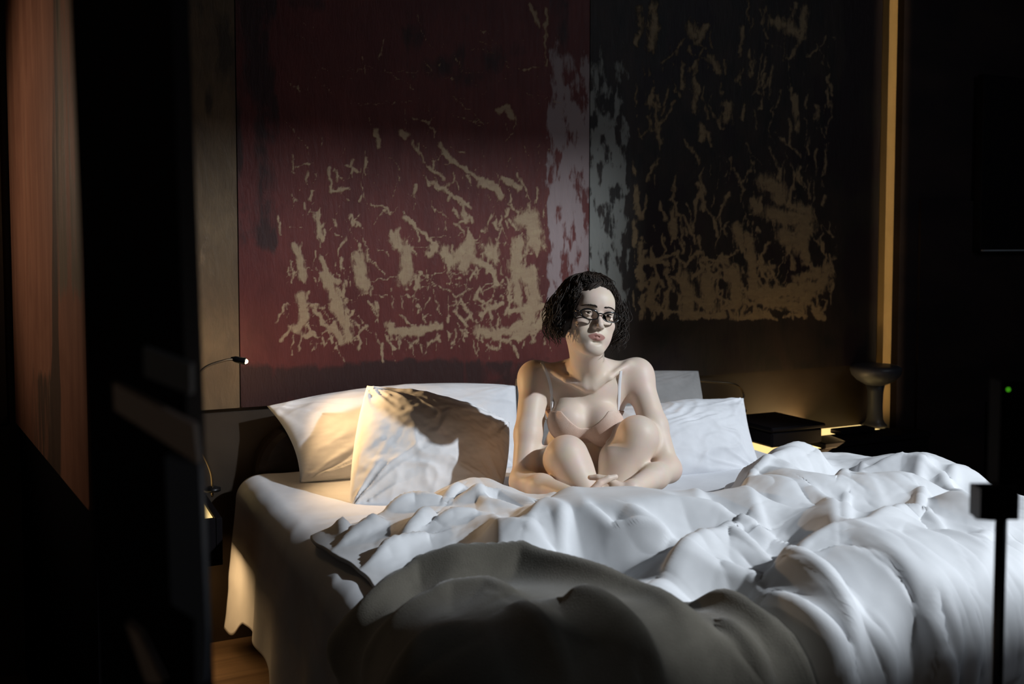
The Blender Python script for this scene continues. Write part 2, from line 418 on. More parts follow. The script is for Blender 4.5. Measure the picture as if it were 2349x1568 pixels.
def red_pale(U, V):
    s = sst(1238, 1268, U+8*fbm(U/15, V/30, 21))*sst(850, 660, V)
    s = s*(0.64+0.28*fbm(U/16, V/45, 23))
    h = 0.16*sst(600, 1200, U)*fbm(U/40, V/60, 25)+0.12*sst(480, 620, V)*sst(800, 700, V)
    return np.clip(np.maximum(s*sst(-80, 260, V), h), 0, 1)
DS = [([(1460,430),(1465,480),(1470,500)],6),([(1453,510),(1455,560)],7),([(1470,560),(1470,660)],7),([(1545,485),(1545,540)],8),([(1500,640),(1490,690),(1500,705)],9),([(1510,710),(1560,718)],5),
 ([(1570,640),(1580,690),(1575,720)],18),([(1620,640),(1630,700)],16),([(1680,620),(1690,660),(1690,690)],16),([(1640,500),(1645,540)],5),([(1690,520),(1700,560)],9),([(1715,540),(1725,600),(1730,660)],11),
 ([(1755,415),(1780,430),(1790,450)],20),([(1730,460),(1740,480)],12),([(1770,490),(1800,500),(1850,500)],18),([(1800,540),(1830,560),(1850,520)],20),([(1815,470),(1850,480)],12),([(1845,540),(1850,600)],10),
 ([(1725,670),(1800,670),(1860,655)],12),([(1740,690),(1830,700)],10),([(1840,690),(1880,660),(1900,620)],13),([(1830,640),(1880,625)],12),([(1890,560),(1895,640)],4),([(1925,500),(1920,560),(1928,590),(1915,595)],5),
 ([(1580,725),(1660,722)],9),([(1680,735),(1720,728),(1760,720)],8),([(1760,660),(1780,690)],11),([(1910,640),(1905,700)],3),([(1465,20),(1470,60)],9),([(1500,15),(1500,60),(1495,110)],12),([(1465,75),(1460,100)],7),
 ([(1580,60),(1590,80)],12),([(1620,60),(1600,95)],8),([(1630,130),(1650,165)],9),([(1590,180),(1600,210),(1595,250)],8),([(1610,290),(1612,320)],9),([(1670,240),(1670,270)],14),([(1775,50),(1830,70)],16),([(1845,20),(1840,90)],9),
 ([(1825,220),(1830,300)],7),([(1895,330),(1890,400)],4),([(1510,280),(1515,330)],6),([(1500,205),(1490,240)],7),([(1450,370),(1455,400)],6),([(1760,130),(1740,200)],4)]
DS += rand_strokes(330, (1452, 1915), (0, 725), 88, 16, (15, 75), (1.2, 5.0), lambda x, y: 0.45+0.55*((y)/725)**2)
DS += rand_strokes(60, (1470, 1900), (590, 730), 20, 40, (15, 50), (2.0, 6))
def drk_cream(U, V):
    f = strokes_field(U, V, DS); inner = sst(1440, 1458, U)*sst(1930, 1905, U)*sst(745, 725, V)
    return f*np.clip(inner+0.15, 0, 1)*(0.80+0.2*sst(300, 600, V))
def drk_dark(U, V):
    return np.clip(0.35+0.3*fbm(U/80, V/120, 31)+0.3*sst(1925, 1950, U), 0, 1)*sst(1440, 1470, U)
def drk_pale(U, V):
    s = sst(1460, 1425, U+10*fbm(U/14, V/25, 41))*(0.60+0.32*fbm(U/13, V/40, 43))*sst(-80, 300, V)*sst(900, 640, V)
    return np.clip(np.maximum(s, 0.2*fbm(U/30, V/60, 47)), 0, 1)
def bg_cream(U, V): return np.clip(0.28*fbm(U/40, V/130, 51)+0.10, 0, 1)
def bg_dark(U, V): return np.clip(0.22*fbm(U/30, V/120, 53)+0.50*sst(420, 120, V), 0, 1)
def bg_pale(U, V): return np.clip(0.3*fbm(U/25, V/80, 57)+0.12*sst(700, 800, V), 0, 1)
xa = float(WY(-40, 700)[0]); xb = float(WY(547, 700)[0]); xc = float(WY(1346, 700)[0]); xd = float(WY(2004, 700)[0])
XPT = float(WY(33, 965)[0])
ZP = 2.95
tag(panel('mural_panel', XPT+0.05, xb-0.004, ZM, ZP, M_BEIGE, bg_cream, bg_dark, bg_pale, 0.012), 'umber-beige painted wall panel left of the red painting', 'wall painting')
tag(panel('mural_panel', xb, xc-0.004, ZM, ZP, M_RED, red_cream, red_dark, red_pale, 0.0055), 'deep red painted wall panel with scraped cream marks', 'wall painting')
tag(panel('mural_panel', xc, xd, ZM, ZP, M_DARKP, drk_cream, drk_dark, drk_pale, 0.0060), 'black painted wall panel with scraped tan marks, right of the red one', 'wall painting')
tag(panel('mural_panel', -2.6, XPT-0.02, ZM, ZP, M_BEIGE, lambda U, V: 0*U, lambda U, V: 0.62+0*U, bg_pale, 0.03), 'narrow dark brown painted panel at the far left edge, beyond the rust-coloured painting', 'wall painting')
slab('trim_1', (xd+0.004, -0.06, 0.50), (XR, -0.001, ZT), M_OCHRE)

# left partition that carries the rust painting on its left face
pa = P(33, 965, 3.214); pb = P(205, 1178, 2.117)
dv = (pb-pa)[:2]; Lp = float(np.linalg.norm(dv)); dv /= Lp; nrm = np.array([-dv[1], dv[0]])  # right side normal
if nrm[0] < 0: nrm = -nrm
def part_box(mb, s0, s1, t0, t1, z0, z1):
    V = []
    for s in (s0, s1):
        for t in (t0, t1):
            for z in (z0, z1): 
                q = pa[:2]+dv*s+nrm*t; V.append((q[0], q[1], z))
    F = [(0,1,3,2),(4,6,7,5),(0,4,5,1),(2,3,7,6),(0,2,6,4),(1,5,7,3)]
    return mb.add(V, F)
tag(part_box(MB(), 0.0, Lp-0.004, 0.012, 0.09, 0.0, ZT).build('wall_partition', M_BLACK), kind='structure')
ns, nz_ = 60, 120
S, Z_ = np.meshgrid(np.linspace(0.0, Lp, ns), np.linspace(float(pa[2]), ZP, nz_), indexing='ij')
pos = np.stack([pa[0]+dv[0]*S, pa[1]+dv[1]*S, Z_], -1).reshape(-1, 3)
pp = proj(pos); U, V = pp[:, 0], pp[:, 1]
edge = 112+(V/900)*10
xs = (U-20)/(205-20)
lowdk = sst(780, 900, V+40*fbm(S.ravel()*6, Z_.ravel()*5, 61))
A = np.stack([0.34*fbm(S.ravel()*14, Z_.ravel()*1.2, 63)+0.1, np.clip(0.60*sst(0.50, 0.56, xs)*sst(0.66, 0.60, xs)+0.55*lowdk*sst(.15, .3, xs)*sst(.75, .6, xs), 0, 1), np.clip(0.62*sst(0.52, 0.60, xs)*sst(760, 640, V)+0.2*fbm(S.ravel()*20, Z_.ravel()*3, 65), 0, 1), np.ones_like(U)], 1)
bk = []
for s, z in ((0, pa[2]), (Lp, pa[2]), (Lp, ZP), (0, ZP)):
    q = pa[:2]+dv*s+nrm*0.011; bk.append((q[0], q[1], z))
n0 = len(pos); Fm = grid_faces(ns, nz_)
Fm = np.vstack([Fm, [[n0, n0+1, (ns-1)*nz_, 0], [n0+1, n0+2, ns*nz_-1, (ns-1)*nz_], [n0+2, n0+3, nz_-1, ns*nz_-1], [n0+3, n0, 0, nz_-1]]])
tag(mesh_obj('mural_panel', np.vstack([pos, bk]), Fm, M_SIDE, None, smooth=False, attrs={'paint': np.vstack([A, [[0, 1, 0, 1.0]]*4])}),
    'rust-red and olive painted panel on the side of the left partition', 'wall painting')

# ------------------------------------------------------------------ bed
BX0, BX1, BV0, BV1, MZ = -0.03, 1.93, 0.09, 2.10, 0.60
bed = empty('bed', ((BX0+BX1)/2, -(BV0+BV1)/2, 0)); tag(bed, 'wide low bed with a dark base against the painted wall', 'bed')
MB().box((BX0+0.10, -BV1+0.12, 0.03), (BX1-0.10, -BV0-0.02, 0.30), bev=0.01).build('bed_base', M_BLACK, bed)
MB().box((BX0+0.015, -BV1+0.015, 0.301), (BX1-0.015, -BV0-0.01, MZ-0.016), bev=0.05).build('mattress', M_LINEN2, bed)
hb = MB(); 
nh = 40; prof = []
HBX0, HBX1, HZ = 0.04, 1.88, 0.765
rr = 0.16
outline = [(HBX0, 0.1)]
for k in range(9): 
    a = math.pi-k*math.pi/16; outline.append((HBX0+rr+rr*math.cos(a), HZ-rr+rr*math.sin(a)))
for k in range(9):
    a = math.pi/2-k*math.pi/16; outline.append((HBX1-rr+rr*math.cos(a), HZ-rr+rr*math.sin(a)))
outline.append((HBX1, 0.1))
no = len(outline); cx, cz = (HBX0+HBX1)/2, 0.4
V = []
for (yy, ins) in ((-0.004, 0), (-0.055, 0), (-0.075, 0.008), (-0.083, 0.03)):
    for (x, z) in outline:
        dx, dz = x-cx, z-cz; l = math.hypot(dx, dz); V.append((x-dx/l*ins, yy, z-dz/l*ins))
F = []
for r in range(3):
    for i in range(no): F.append((r*no+i, r*no+(i+1) % no, (r+1)*no+(i+1) % no, (r+1)*no+i))
F.append(tuple(3*no+i for i in range(no))[::-1]); F.append(tuple(range(no)))
hb.add(V, F); hb.build('headboard', M_LEATHER, bed)

# cloth draped over the mattress: (u = x, v = -y) arc-length coordinates
def drape(U, V, x0=BX0, x1=BX1, v1=BV1, R=0.07, z=MZ, flare=0.06):
    e0 = np.maximum(0, (x0+R)-U); e1 = np.maximum(0, U-(x1-R)); ev = np.maximum(0, V-(v1-R))
    ex = e1-e0; r = np.hypot(ex, ev); rs = np.maximum(r, 1e-9); nx = ex/rs; nv = ev/rs
    ph = np.minimum(r/R, math.pi/2); ov = np.maximum(0, r-R*math.pi/2)
    hor = R*np.sin(ph)+ov*flare; drop = R*(1-np.cos(ph))+ov
    x = np.clip(U, x0+R, x1-R)+nx*hor; y = -(np.minimum(V, v1-R)+nv*hor)
    n = np.stack([nx*np.sin(ph), -nv*np.sin(ph), np.cos(ph)], -1)
    return np.stack([x, y, z-drop], -1), n
def px_to_uv(pts, pos, U, V):
    pr = proj(pos.reshape(-1, 3)); out = []
    for (a, b) in pts:
        d = np.hypot(pr[:, 0]-a, pr[:, 1]-b); i = np.argmin(d + np.where(d < 8, (pr[:, 2]-1)*6, 50))
        out.append((U.ravel()[i], V.ravel()[i]))
    return np.array(out)
def fold(U, V, pts, h, wd, e=0.006, w2=None):
    """ridge along a polyline: crisp crest, concave flanks; w2 = narrower flank on the right-hand side of travel"""
    pts = np.asarray(pts, float); D = np.full(U.shape, 1e9); SG = np.ones(U.shape); T = np.zeros(U.shape)
    seg = np.linalg.norm(np.diff(pts, axis=0), axis=1); tot = seg.sum()+1e-9; acc = 0
    for (a, b), l in zip(zip(pts[:-1], pts[1:]), seg):
        ab = b-a; q = ab@ab+1e-12
        t = ((U-a[0])*ab[0]+(V-a[1])*ab[1])/q; tc = np.clip(t, 0, 1)
        d = np.hypot(U-a[0]-tc*ab[0], V-a[1]-tc*ab[1]); s = np.sign((U-a[0])*ab[1]-(V-a[1])*ab[0])
        m = d < D; D = np.where(m, d, D); SG = np.where(m, s, SG); T = np.where(m, (acc+tc*l)/tot, T); acc += l
    if w2 is not None: D = np.where(SG > 0, D*wd/w2, D)
    g = (np.sqrt(D*D+e*e)-e)/wd
    return h*np.exp(-g)*(0.35+0.65*np.sin(np.pi*np.clip(T, 0.0, 1.0))**0.6)
def rbf(ctrl, U, V, smooth=1e-4, eps=0.16):
    C = np.array(ctrl); n = len(C)
    def k(d): return np.exp(-(d/eps)**2)*0.5+np.exp(-(d/(eps*3))**2)*0.5
    D = np.hypot(C[:, None, 0]-C[None, :, 0], C[:, None, 1]-C[None, :, 1]); m = np.median(C[:, 2])
    w_ = np.linalg.solve(k(D)+np.eye(n)*smooth*50, C[:, 2]-m); out = np.full(U.shape, m)
    for i in range(n): out = out+w_[i]*k(np.hypot(U-C[i, 0], V-C[i, 1]))
    return out
def ridged(U, V, sx, sy, ang, seed, warp=0.5):
    c, s = math.cos(ang), math.sin(ang); a = (U*c+V*s)*sx; b = (-U*s+V*c)*sy
    a = a+warp*fbm(U*3, V*3, seed+50, 2)
    return 1-np.abs(vnoise(a, b, seed))*1.6
def cloth(name, us, vs, hfun, mt, thick=0.0, uvmap=None, base=None, **kw):
    UU, VV = np.meshgrid(us, vs, indexing='ij')
    if uvmap: UU, VV = uvmap(UU, VV)
    pos, n = drape(UU, VV, **kw)
    H = hfun(UU, VV, pos, n)
    X = pos + n*H[..., None]
    o = mesh_obj(name, X.reshape(-1, 3), grid_faces(*UU.shape), mt)
    if thick:
        md = o.modifiers.new('solid', 'SOLIDIFY'); md.thickness = thick; md.offset = -1.0
    return o, X, UU, VV

# bottom sheet
def h_sheet(U, V, pos, n):
    h = 0.004+0.004*fbm(U*5, V*5, 71, 3)
    h += 0.003*ridged(U, V, 14, 3, 0.5, 73)*sst(0.6, 0.9, V)
    for k in range(9):
        a = math.radians(150+k*9); c0 = np.array([0.45+0.02*k, 0.80+0.03*k])
        h += fold(U, V, [c0, c0+0.42*np.array([math.cos(a), -math.sin(a)*0.35+0.1])], 0.006, 0.014, 0.004)
    hang = np.maximum(0, (BX0+0.02)-U)
    h += np.minimum(hang*1.2, 1)*(0.020+0.022*np.sin(V*17+2.2*fbm(V*2, V*0, 75, 2)))*sst(0, 0.25, hang)
    h += np.minimum(np.maximum(0, V-BV1)*1.2, 1)*0.03*np.sin(U*14)
    return h
us = np.concatenate([np.linspace(BX0-0.36, BX0+0.1, 60), np.linspace(BX0+0.115, BX1+0.3, 130)])
def sheet_uv(U, V):
    # uneven hem on the hanging left side, lower corner by the headboard
    k = np.clip((BX0-U)/0.36, 0, 1); ext = 0.08*sst(0.35, 0.15, V)+0.02*np.sin(V*9)+0.03
    return U-k*ext, V
cloth('bed_sheet', us, np.linspace(BV0+0.012, BV1+0.34, 200), h_sheet, M_LINEN2, 0.003, sheet_uv)
tag(bpy.data.objects['bed_sheet'], 'white fitted sheet covering the mattress and hanging at its left side', 'sheet')

# duvet
def cu(px, py, z):
    q = WZ(px, py, z); return (q[0], -q[1], z-MZ)
DC = [cu(*a) for a in [(1290,1160,.715),(1350,1145,.728),(1440,1140,.735),(1560,1145,.730),(1740,1140,.735),(1830,1110,.765),(1900,1098,.765),(2000,1120,.75),(2110,1160,.72),
 (1300,1285,.675),(1450,1290,.68),(1600,1285,.69),(1720,1275,.70),(1790,1290,.70),(1850,1255,.735),(1940,1210,.775),(2020,1205,.77),(2110,1245,.75),(2190,1180,.735),(2260,1230,.72),(1890,1190,.71),(2120,1190,.69),
 (1800,1020,.79),(1765,1060,.73),(1700,1112,.645),(1870,1060,.73),(1880,1100,.70),(1930,1063,.70),(2050,1060,.73),(2130,1067,.725),(2200,1092,.70),(2290,1114,.69),(2180,1130,.67),
 (1700,1350,.685),(1500,1320,.70),(1800,1350,.70),(1660,1270,.73),(2000,1350,.71),(2200,1350,.70),(2300,1400,.68),(1400,1240,.72),(1550,1210,.74),(1700,1200,.745),
 (1235,1178,.735),(1180,1215,.70),(1260,1230,.73),(1070,1130,.70),(1120,1150,.69),(960,1190,.665),(800,1190,.66),(850,1225,.645),(960,1240,.66),(1100,1240,.665),(900,1290,.64),(1100,1300,.67),(1000,1180,.665)]]
DC += [(0.1, 1.7, 0.05), (0.5, 1.9, 0.08), (1.3, 2.0, 0.10), (1.8, 1.9, 0.08), (0.9, 2.2, 0.07), (1.4, 2.3, 0.07), (0.2, 2.2, 0.04), (2.1, 1.2, 0.05), (2.1, 1.8, 0.05), (0.6, 2.4, 0.05), (1.2, 2.5, 0.05), (1.8, 2.4, 0.05)]
BKU = [0.00, 0.05, 0.2, 0.36, 0.52, 0.60, 0.66, 0.80, 0.95, 1.08, 1.18, 1.26, 1.36, 1.46, 1.58, 1.75, 1.9, 2.05, 2.3]
BKV = [0.98, 0.96, 0.93, 0.83, 0.80, 1.02, 1.14, 1.30, 1.36, 1.36, 1.26, 1.12, 1.00, 0.96, 0.93, 0.92, 1.02, 1.10, 1.1]
DF = [  # (px polyline, height, width, narrow side)
 ([(1451,1117),(1531,1168),(1652,1225),(1769,1271)], .034, .055, .030), ([(1311,1142),(1343,1206),(1404,1268),(1531,1287)], .026, .04, .022),
 ([(1442,1196),(1470,1243),(1531,1290)], .020, .03, .018), ([(1863,1133),(1900,1187),(1919,1248)], .026, .035, .02), ([(1940,1150),(1936,1190),(1940,1246)], .018, .02, .015),
 ([(1700,1140),(1730,1190),(1745,1250)], .014, .03, .02), ([(1590,1135),(1600,1180),(1640,1215)], .014, .03, .02), ([(2115,1155),(2106,1204)], .018, .025, .015),
 ([(1956,1236),(1998,1226),(2069,1208),(2125,1212),(2162,1250)], .030, .05, .025), ([(1956,1240),(2008,1290),(2050,1318)], .030, .035, .018),
 ([(1531,1330),(1671,1268),(1788,1344)], .022, .045, .022), ([(1793,1346),(1853,1299),(1928,1253)], .030, .05, .022),
 ([(1807,1330),(1872,1374),(1905,1421),(1924,1491)], .034, .05, .022), ([(1760,1420),(1840,1450),(1900,1508)], .022, .03, .018),
 ([(2022,1335),(2092,1384),(2111,1425)], .034, .04, .02), ([(2040,1300),(2111,1350),(2162,1374)], .030, .04, .022), ([(2092,1327),(2106,1421),(2139,1505)], .022, .035, .02),
 ([(2265,1262),(2250,1300),(2186,1398)], .024, .05, .03), ([(2073,1440),(2101,1505),(2120,1555)], .024, .035, .02), ([(2115,1166),(2186,1178),(2251,1208),(2284,1240)], .024, .04, .022),
 ([(1928,1105),(1980,1086),(2045,1065)], .018, .03, .018), ([(1985,1105),(2069,1068),(2092,1080),(2162,1122),(2275,1187)], .022, .035, .018),
 ([(1821,1021),(1872,1061),(1938,1112)], .016, .03, .02), ([(1830,1042),(1765,1070),(1699,1115)], .014, .022, .016), ([(2130,1070),(2110,1100),(2090,1110)], .014, .03, .02), ([(2200,1095),(2180,1120)], .016, .03, .02),
 ([(750,1264),(815,1240),(880,1217)], .020, .014, .012), ([(778,1176),(793,1240)], .020, .022, .014), ([(989,1201),(962,1225),(930,1248)], .026, .03, .016), ([(801,1328),(887,1276),(980,1250)], .024, .024, .014),
 ([(891,1186),(950,1168),(1013,1172)], .020, .025, .015), ([(1056,1125),(1028,1170)], .018, .025, .015), ([(1224,1172),(1146,1160),(1048,1174)], .022, .028, .018), ([(1256,1170),(1288,1217),(1287,1285)], .034, .045, .025),
 ([(1216,1205),(1256,1168)], .016, .03, .02), ([(1001,1217),(1036,1209),(1091,1205)], .018, .025, .016), ([(1080,1150),(1120,1180),(1190,1185)], .014, .022, .014), ([(870,1200),(850,1230)], .014, .02, .014), ([(1130,1215),(1150,1260)], .016, .04, .03),
 ([(1980,1420),(2010,1480),(2000,1540)], .014, .05, .03), ([(1650,1330),(1720,1370),(1760,1420)], .014, .04, .025), ([(2200,1420),(2180,1500),(2190,1568)], .016, .05, .03), ([(2330,1300),(2300,1400),(2320,1500)], .02, .05, .03)]
def duvet_uv(U, V):
    t = (V-V.min())/(V.max()-V.min()); bk = np.interp(U, BKU, BKV)
    k = np.ones(9)/9.0; bs = np.convolve(np.pad(bk[:, 0], 4, 'edge'), k, 'valid'); bk = np.repeat(bs[:, None], U.shape[1], 1)
    v = bk+t*(BV1+0.45-bk); hem = 0.03*fbm(v*6, v*0, 81, 2)
    return U+hem*sst(0.35, 0.0, U), v
def h_duvet(U, V, pos, n):
    h = rbf(DC, U, V)
    h = np.clip(h, 0.03, 0.22)
    base = pos+n*h[..., None]
    for pts, hh, wd, w2 in DF:
        h = h + fold(U, V, px_to_uv(pts, base, U, V)+0.0, hh*1.7, wd*0.95, 0.004, w2*0.7)
    wu = U+0.10*fbm(U*2.2+3, V*2.2, 111, 2); wv_ = V+0.10*fbm(U*2.2, V*2.2+7, 113, 2)
    def bil(sx, sy, ang, seed, e=0.05):
        c, s_ = math.cos(ang), math.sin(ang); q = vnoise((wu*c+wv_*s_)*sx, (-wu*s_+wv_*c)*sy, seed); return np.sqrt(q*q+e*e)
    zone = sst(1.05, 1.5, V+0.35*(U-1.0))
    h += 0.026*(bil(5.5, 2.2, -0.25, 121)-0.35)*zone+0.022*(bil(3.0, 5.5, 0.35, 123)-0.35)*(1-zone)
    h += -0.018*(bil(9, 2.6, -0.6, 125, 0.03)-0.35)-0.016*(bil(8, 2.4, 0.8, 127, 0.03)-0.35)+0.005*(bil(22, 9, 0.1, 129)-0.35)
    h += 0.0010*fbm(U*34, V*34, 95, 2)
    c0 = 0.142+0.03*sst(1.2, 1.4, U)*sst(1.5, 1.2, V)+0.02*sst(1.45, 1.7, V); c1 = 0.045
    h = np.where(h > c0, c0+c1*np.tanh((h-c0)/c1), h); h = np.maximum(h, 0.012)
    dside = np.minimum(V-V[:, :1], U-U[:1, :]); k = sst(-0.01, 0.10, dside)
    return 0.016+(h-0.016)*k**0.7
du, DX, DU, DV = cloth('duvet', np.linspace(0.03, 2.32, 460), np.linspace(0, 1, 360), h_duvet, M_LINEN, 0.012, duvet_uv)
tag(du, 'rumpled white duvet spread over the bed in front of the woman', 'duvet')

# brown blanket over the foot corner
BLU = [-0.6, -0.15, 0.0, 0.06, 0.12, 0.2, 0.3, 0.4, 0.5, 0.58, 0.63, 0.68]
BLV = [1.62, 1.58, 1.55, 1.55, 1.57, 1.62, 1.70, 1.78, 1.87, 1.97, 2.08, 2.3]
BF = [([(800,1440),(860,1370),(940,1318),(1020,1302),(1130,1308),(1400,1334),(1600,1372),(1740,1425),(1820,1490)], .030, .030, .022),
 ([(780,1520),(870,1420),(960,1355),(1060,1335),(1200,1345),(1400,1378),(1540,1425),(1650,1500)], .040, .035, .028),
 ([(860,1520),(940,1440),(1040,1392),(1120,1383),(1180,1395)], .026, .05, .03), ([(1300,1400),(1380,1420),(1450,1480),(1500,1560)], .030, .05, .03), ([(1180,1420),(1260,1480),(1290,1568)], .018, .05, .03), ([(1000,1470),(960,1560)], .02, .05, .03), ([(1640,1440),(1720,1520),(1760,1568)], .03, .04, .03)]
def bl_uv(U, V):
    t = (V-V.min())/(V.max()-V.min()); bk = np.interp(U, BLU, BLV); bs = np.convolve(np.pad(bk[:, 0], 5, 'edge'), np.ones(11)/11, 'valid'); bk = np.repeat(bs[:, None], U.shape[1], 1)
    return U, bk+t*(BV1+0.5-bk)
BC = [cu(*a) for a in [(1010,1345,.695),(1130,1350,.698),(1400,1375,.69),(1600,1405,.67),(900,1380,.66),(820,1450,.64)]]
BC += [(0.2, 1.9, .125), (0.4, 2.05, .12), (0.0, 1.9, .10), (-.2, 1.8, .06), (-.4, 2.0, .05), (.3, 2.3, .12), (.6, 2.2, .11), (.6, 2.45, .08), (.1, 2.3, .10), (-.2, 2.3, .08), (0.62, 2.05, .12), (-.1, 1.62, .05)]
def h_bl(U, V, pos, n):
    h = np.clip(rbf(BC, U, V, eps=0.2), 0.03, 0.3); base = pos+n*h[..., None]
    for pts, hh, wd, w2 in BF: h = h+fold(U, V, px_to_uv(pts, base, U, V), hh*1.7, wd*0.85, 0.008, w2*0.7)
    wu = U+0.08*fbm(U*2.5, V*2.5, 141, 2); wv_ = V+0.08*fbm(U*2.5+5, V*2.5, 143, 2); q = vnoise((wu-wv_*0.75)*4.2, (wu*0.75+wv_)*1.6, 145); h += -0.022*(np.sqrt(q*q+0.003)-0.35)
    q = vnoise((wu+wv_*0.4)*9, (wv_-wu*0.4)*4, 147); h += -0.010*(np.sqrt(q*q+0.004)-0.35)
    h -= 0.035*sst(0.05, 0.0, V-V[:, :1])
    return h
bl, BXp, BU, BV_ = cloth('blanket', np.linspace(-0.5, 0.67, 190), np.linspace(0, 1, 170), h_bl, M_BLANKET, 0.008, bl_uv)
tag(bl, 'brown wool blanket folded over the foot of the bed', 'blanket')

# ------------------------------------------------------------------ pillows
def pillow(name, TL, TR, BR, BL, th, m, seed, label, bow=(0, 0, 0, 0), wr=1.0, n=90, up=None, group='pillows leaning against the headboard', sag=(0.0, 0.0)):
    c = [P(*q) for q in (TL, TR, BR, BL)]
    s = np.linspace(0, 1, n); A_, B_ = np.meshgrid(s, s, indexing='ij')   # A: left->right, B: top->bottom
    Cc = [np.asarray(q)[None, None] for q in c]; A3, B3 = A_[..., None], B_[..., None]
    mid = (Cc[0]*(1-A3)+Cc[1]*A3)*(1-B3)+(Cc[3]*(1-A3)+Cc[2]*A3)*B3
    ux = (c[1]-c[0]+c[2]-c[3]); ux /= np.linalg.norm(ux); dz = (c[0]-c[3]+c[1]-c[2]); dz /= np.linalg.norm(dz)
    nn = np.cross(dz, ux); nn /= np.linalg.norm(nn)
    if nn @ (CAM-c[0]) < 0: nn = -nn
    pa_ = 4*A_*(1-A_); pb_ = 4*B_*(1-B_)
    mid = mid+dz*((bow[0]*(1-B3)*pa_[..., None])-(bow[2]*B3*pa_[..., None]))+ux*(bow[1]*A3*pb_[..., None]-bow[3]*(1-A3)*pb_[..., None])
    prof_ = (pa_**0.62)*(pb_**0.62)
    prof_ = prof_**0.8
    # wrinkles running inward from the corners and along the sides
    wv = np.zeros(A_.shape)
    for (cx_, cy_) in ((0, 0), (1, 0), (1, 1), (0, 1)):
        r = np.hypot(A_-cx_, B_-cy_)+1e-6; th_ = np.arctan2(B_-cy_, A_-cx_)
        wv += np.exp(-r/0.28)*sst(0, 0.06, r)*(ridged(th_*3.2, r*1.2, 1.8, 0.8, 0, seed+int(cx_*3+cy_*7), 0.3)-0.4)*0.012
    wv += 0.007*(ridged(A_, B_, 4.0, 1.5, 0.4+0.3*seed, seed+9, 1.2)-0.45)*sst(0, 0.2, pb_)+0.004*(ridged(A_, B_, 9, 3, 1.1+seed, seed+19, 1.4)-0.4)
    wv += 0.0012*fbm(A_*22, B_*22, seed, 2)
    wv *= wr*sst(0.0, 0.12, np.minimum(pa_, pb_))
    fr = mid+nn*((prof_*th*0.58+wv)[..., None]); bk_ = mid-nn*((prof_*th*0.42)[..., None])
    Vv = np.vstack([fr.reshape(-1, 3), bk_.reshape(-1, 3)]); F1 = grid_faces(n, n); F2 = F1[:, ::-1]+n*n
    o = mesh_obj(name, Vv, np.vstack([F1, F2]), m)
    import bmesh as _b
    b = _b.new(); b.from_mesh(o.data); _b.ops.remove_doubles(b, verts=b.verts, dist=0.0002); _b.ops.recalc_face_normals(b, faces=b.faces); b.to_mesh(o.data); b.free()
    return tag(o, label, 'pillow', group)
pillow('pillow', (612, 931, 3.44), (1183, 884, 3.78), (1190, 1075, 3.58), (688, 1106, 3.30), 0.17, M_LINEN2, 3, 'white pillow at the far left, upright against the headboard', bow=(0.035, 0.0, 0.0, -0.03), sag=(0, 0))
pillow('pillow', (842, 884, 3.33), (1168, 968, 3.42), (1150, 1128, 3.16), (802, 1172, 3.02), 0.19, M_LINEN, 5, 'white pillow in warm lamplight, leaning in front of the far left one', bow=(0.02, 0.01, 0.0, 0.015), wr=1.3)
pillow('pillow', (1183, 868, 3.80), (1602, 850, 4.02), (1616, 1040, 3.90), (1190, 1060, 3.66), 0.16, M_GREYCASE, 7, 'grey pillow standing behind the woman', bow=(0.01, 0.01, 0, 0.01))
pillow('pillow', (1395, 935, 3.56), (1706, 912, 3.80), (1748, 1084, 3.56), (1390, 1105, 3.30), 0.18, M_LINEN2, 9, 'white pillow leaning to the right of the woman', bow=(-0.01, -0.02, 0.0, 0.01), wr=1.2)
# ------------------------------------------------------------------ bedside things
def ZD(py, d): return float(P(1174, py, d)[2])
def nightstand(x0, x1, label):
    t = empty('nightstand', ((x0+x1)/2, -0.2, 0.40)); tag(t, label, 'nightstand', 'floating nightstands')
    b = MB(); y0, y1 = -0.40, -0.004
    b.box((x0, y0, 0.40), (x1, y1, 0.42), bev=0.002).box((x0, y0, 0.421), (x0+0.02, y1, 0.55), bev=0.002).box((x1-0.02, y0, 0.421), (x1, y1, 0.55), bev=0.002).box((x0+0.0205, y0, 0.421), (x1-0.0205, y0+0.02, 0.549), bev=0.002)
    b.build('cabinet', M_BLACK, t)
    MB().box((x0+0.0205, y0+0.0205, 0.530), (x1-0.0205, y1-0.002, 0.540), bev=0.001).build('light_panel', M_GLOW, t)
    return t
XN = 2.02
nightstand(XN, XN+0.92, 'black floating nightstand with a glowing top, right of the bed')
nightstand(-0.56, -0.13, 'black floating nightstand left of the bed, mostly hidden by the dark post')
def shelf_top(x0, x1, y0, y1, z0, z1, name, m, label, cat, **kw):
    return tag(MB().box((x0, y0, z0), (x1, y1, z1), bev=0.004).build(name, m), label, cat)
# tray covering part of the lit top, with a box and a remote
shelf_top(XN+0.30, XN+0.92, -0.415, -0.27, 0.551, 0.575, 'serving_tray', M_BLACK, 'flat black tray lying on the front of the right nightstand', 'tray')
shelf_top(-0.56, -0.27, -0.39, -0.01, 0.551, 0.575, 'folder', M_BLACK, 'black folder lying on the left nightstand, light showing beside it', 'folder')
bt = empty('tissue_box', (XN+0.16, -0.27, 0.576)); tag(bt, 'low black box on the right nightstand beside the white pillow', 'box')
MB().box((XN+0.03, -0.40, 0.5765), (XN+0.30, -0.10, 0.64), bev=0.008).build('body', M_BLACK, bt)
MB().box((XN+0.02, -0.41, 0.641), (XN+0.31, -0.09, 0.660), bev=0.006).build('lid', M_BLACK, bt)
shelf_top(XN+0.48, XN+0.68, -0.32, -0.25, 0.5765, 0.597, 'remote_control', M_BLACK, 'small black remote control lying on the tray near the grey lamp', 'remote control')
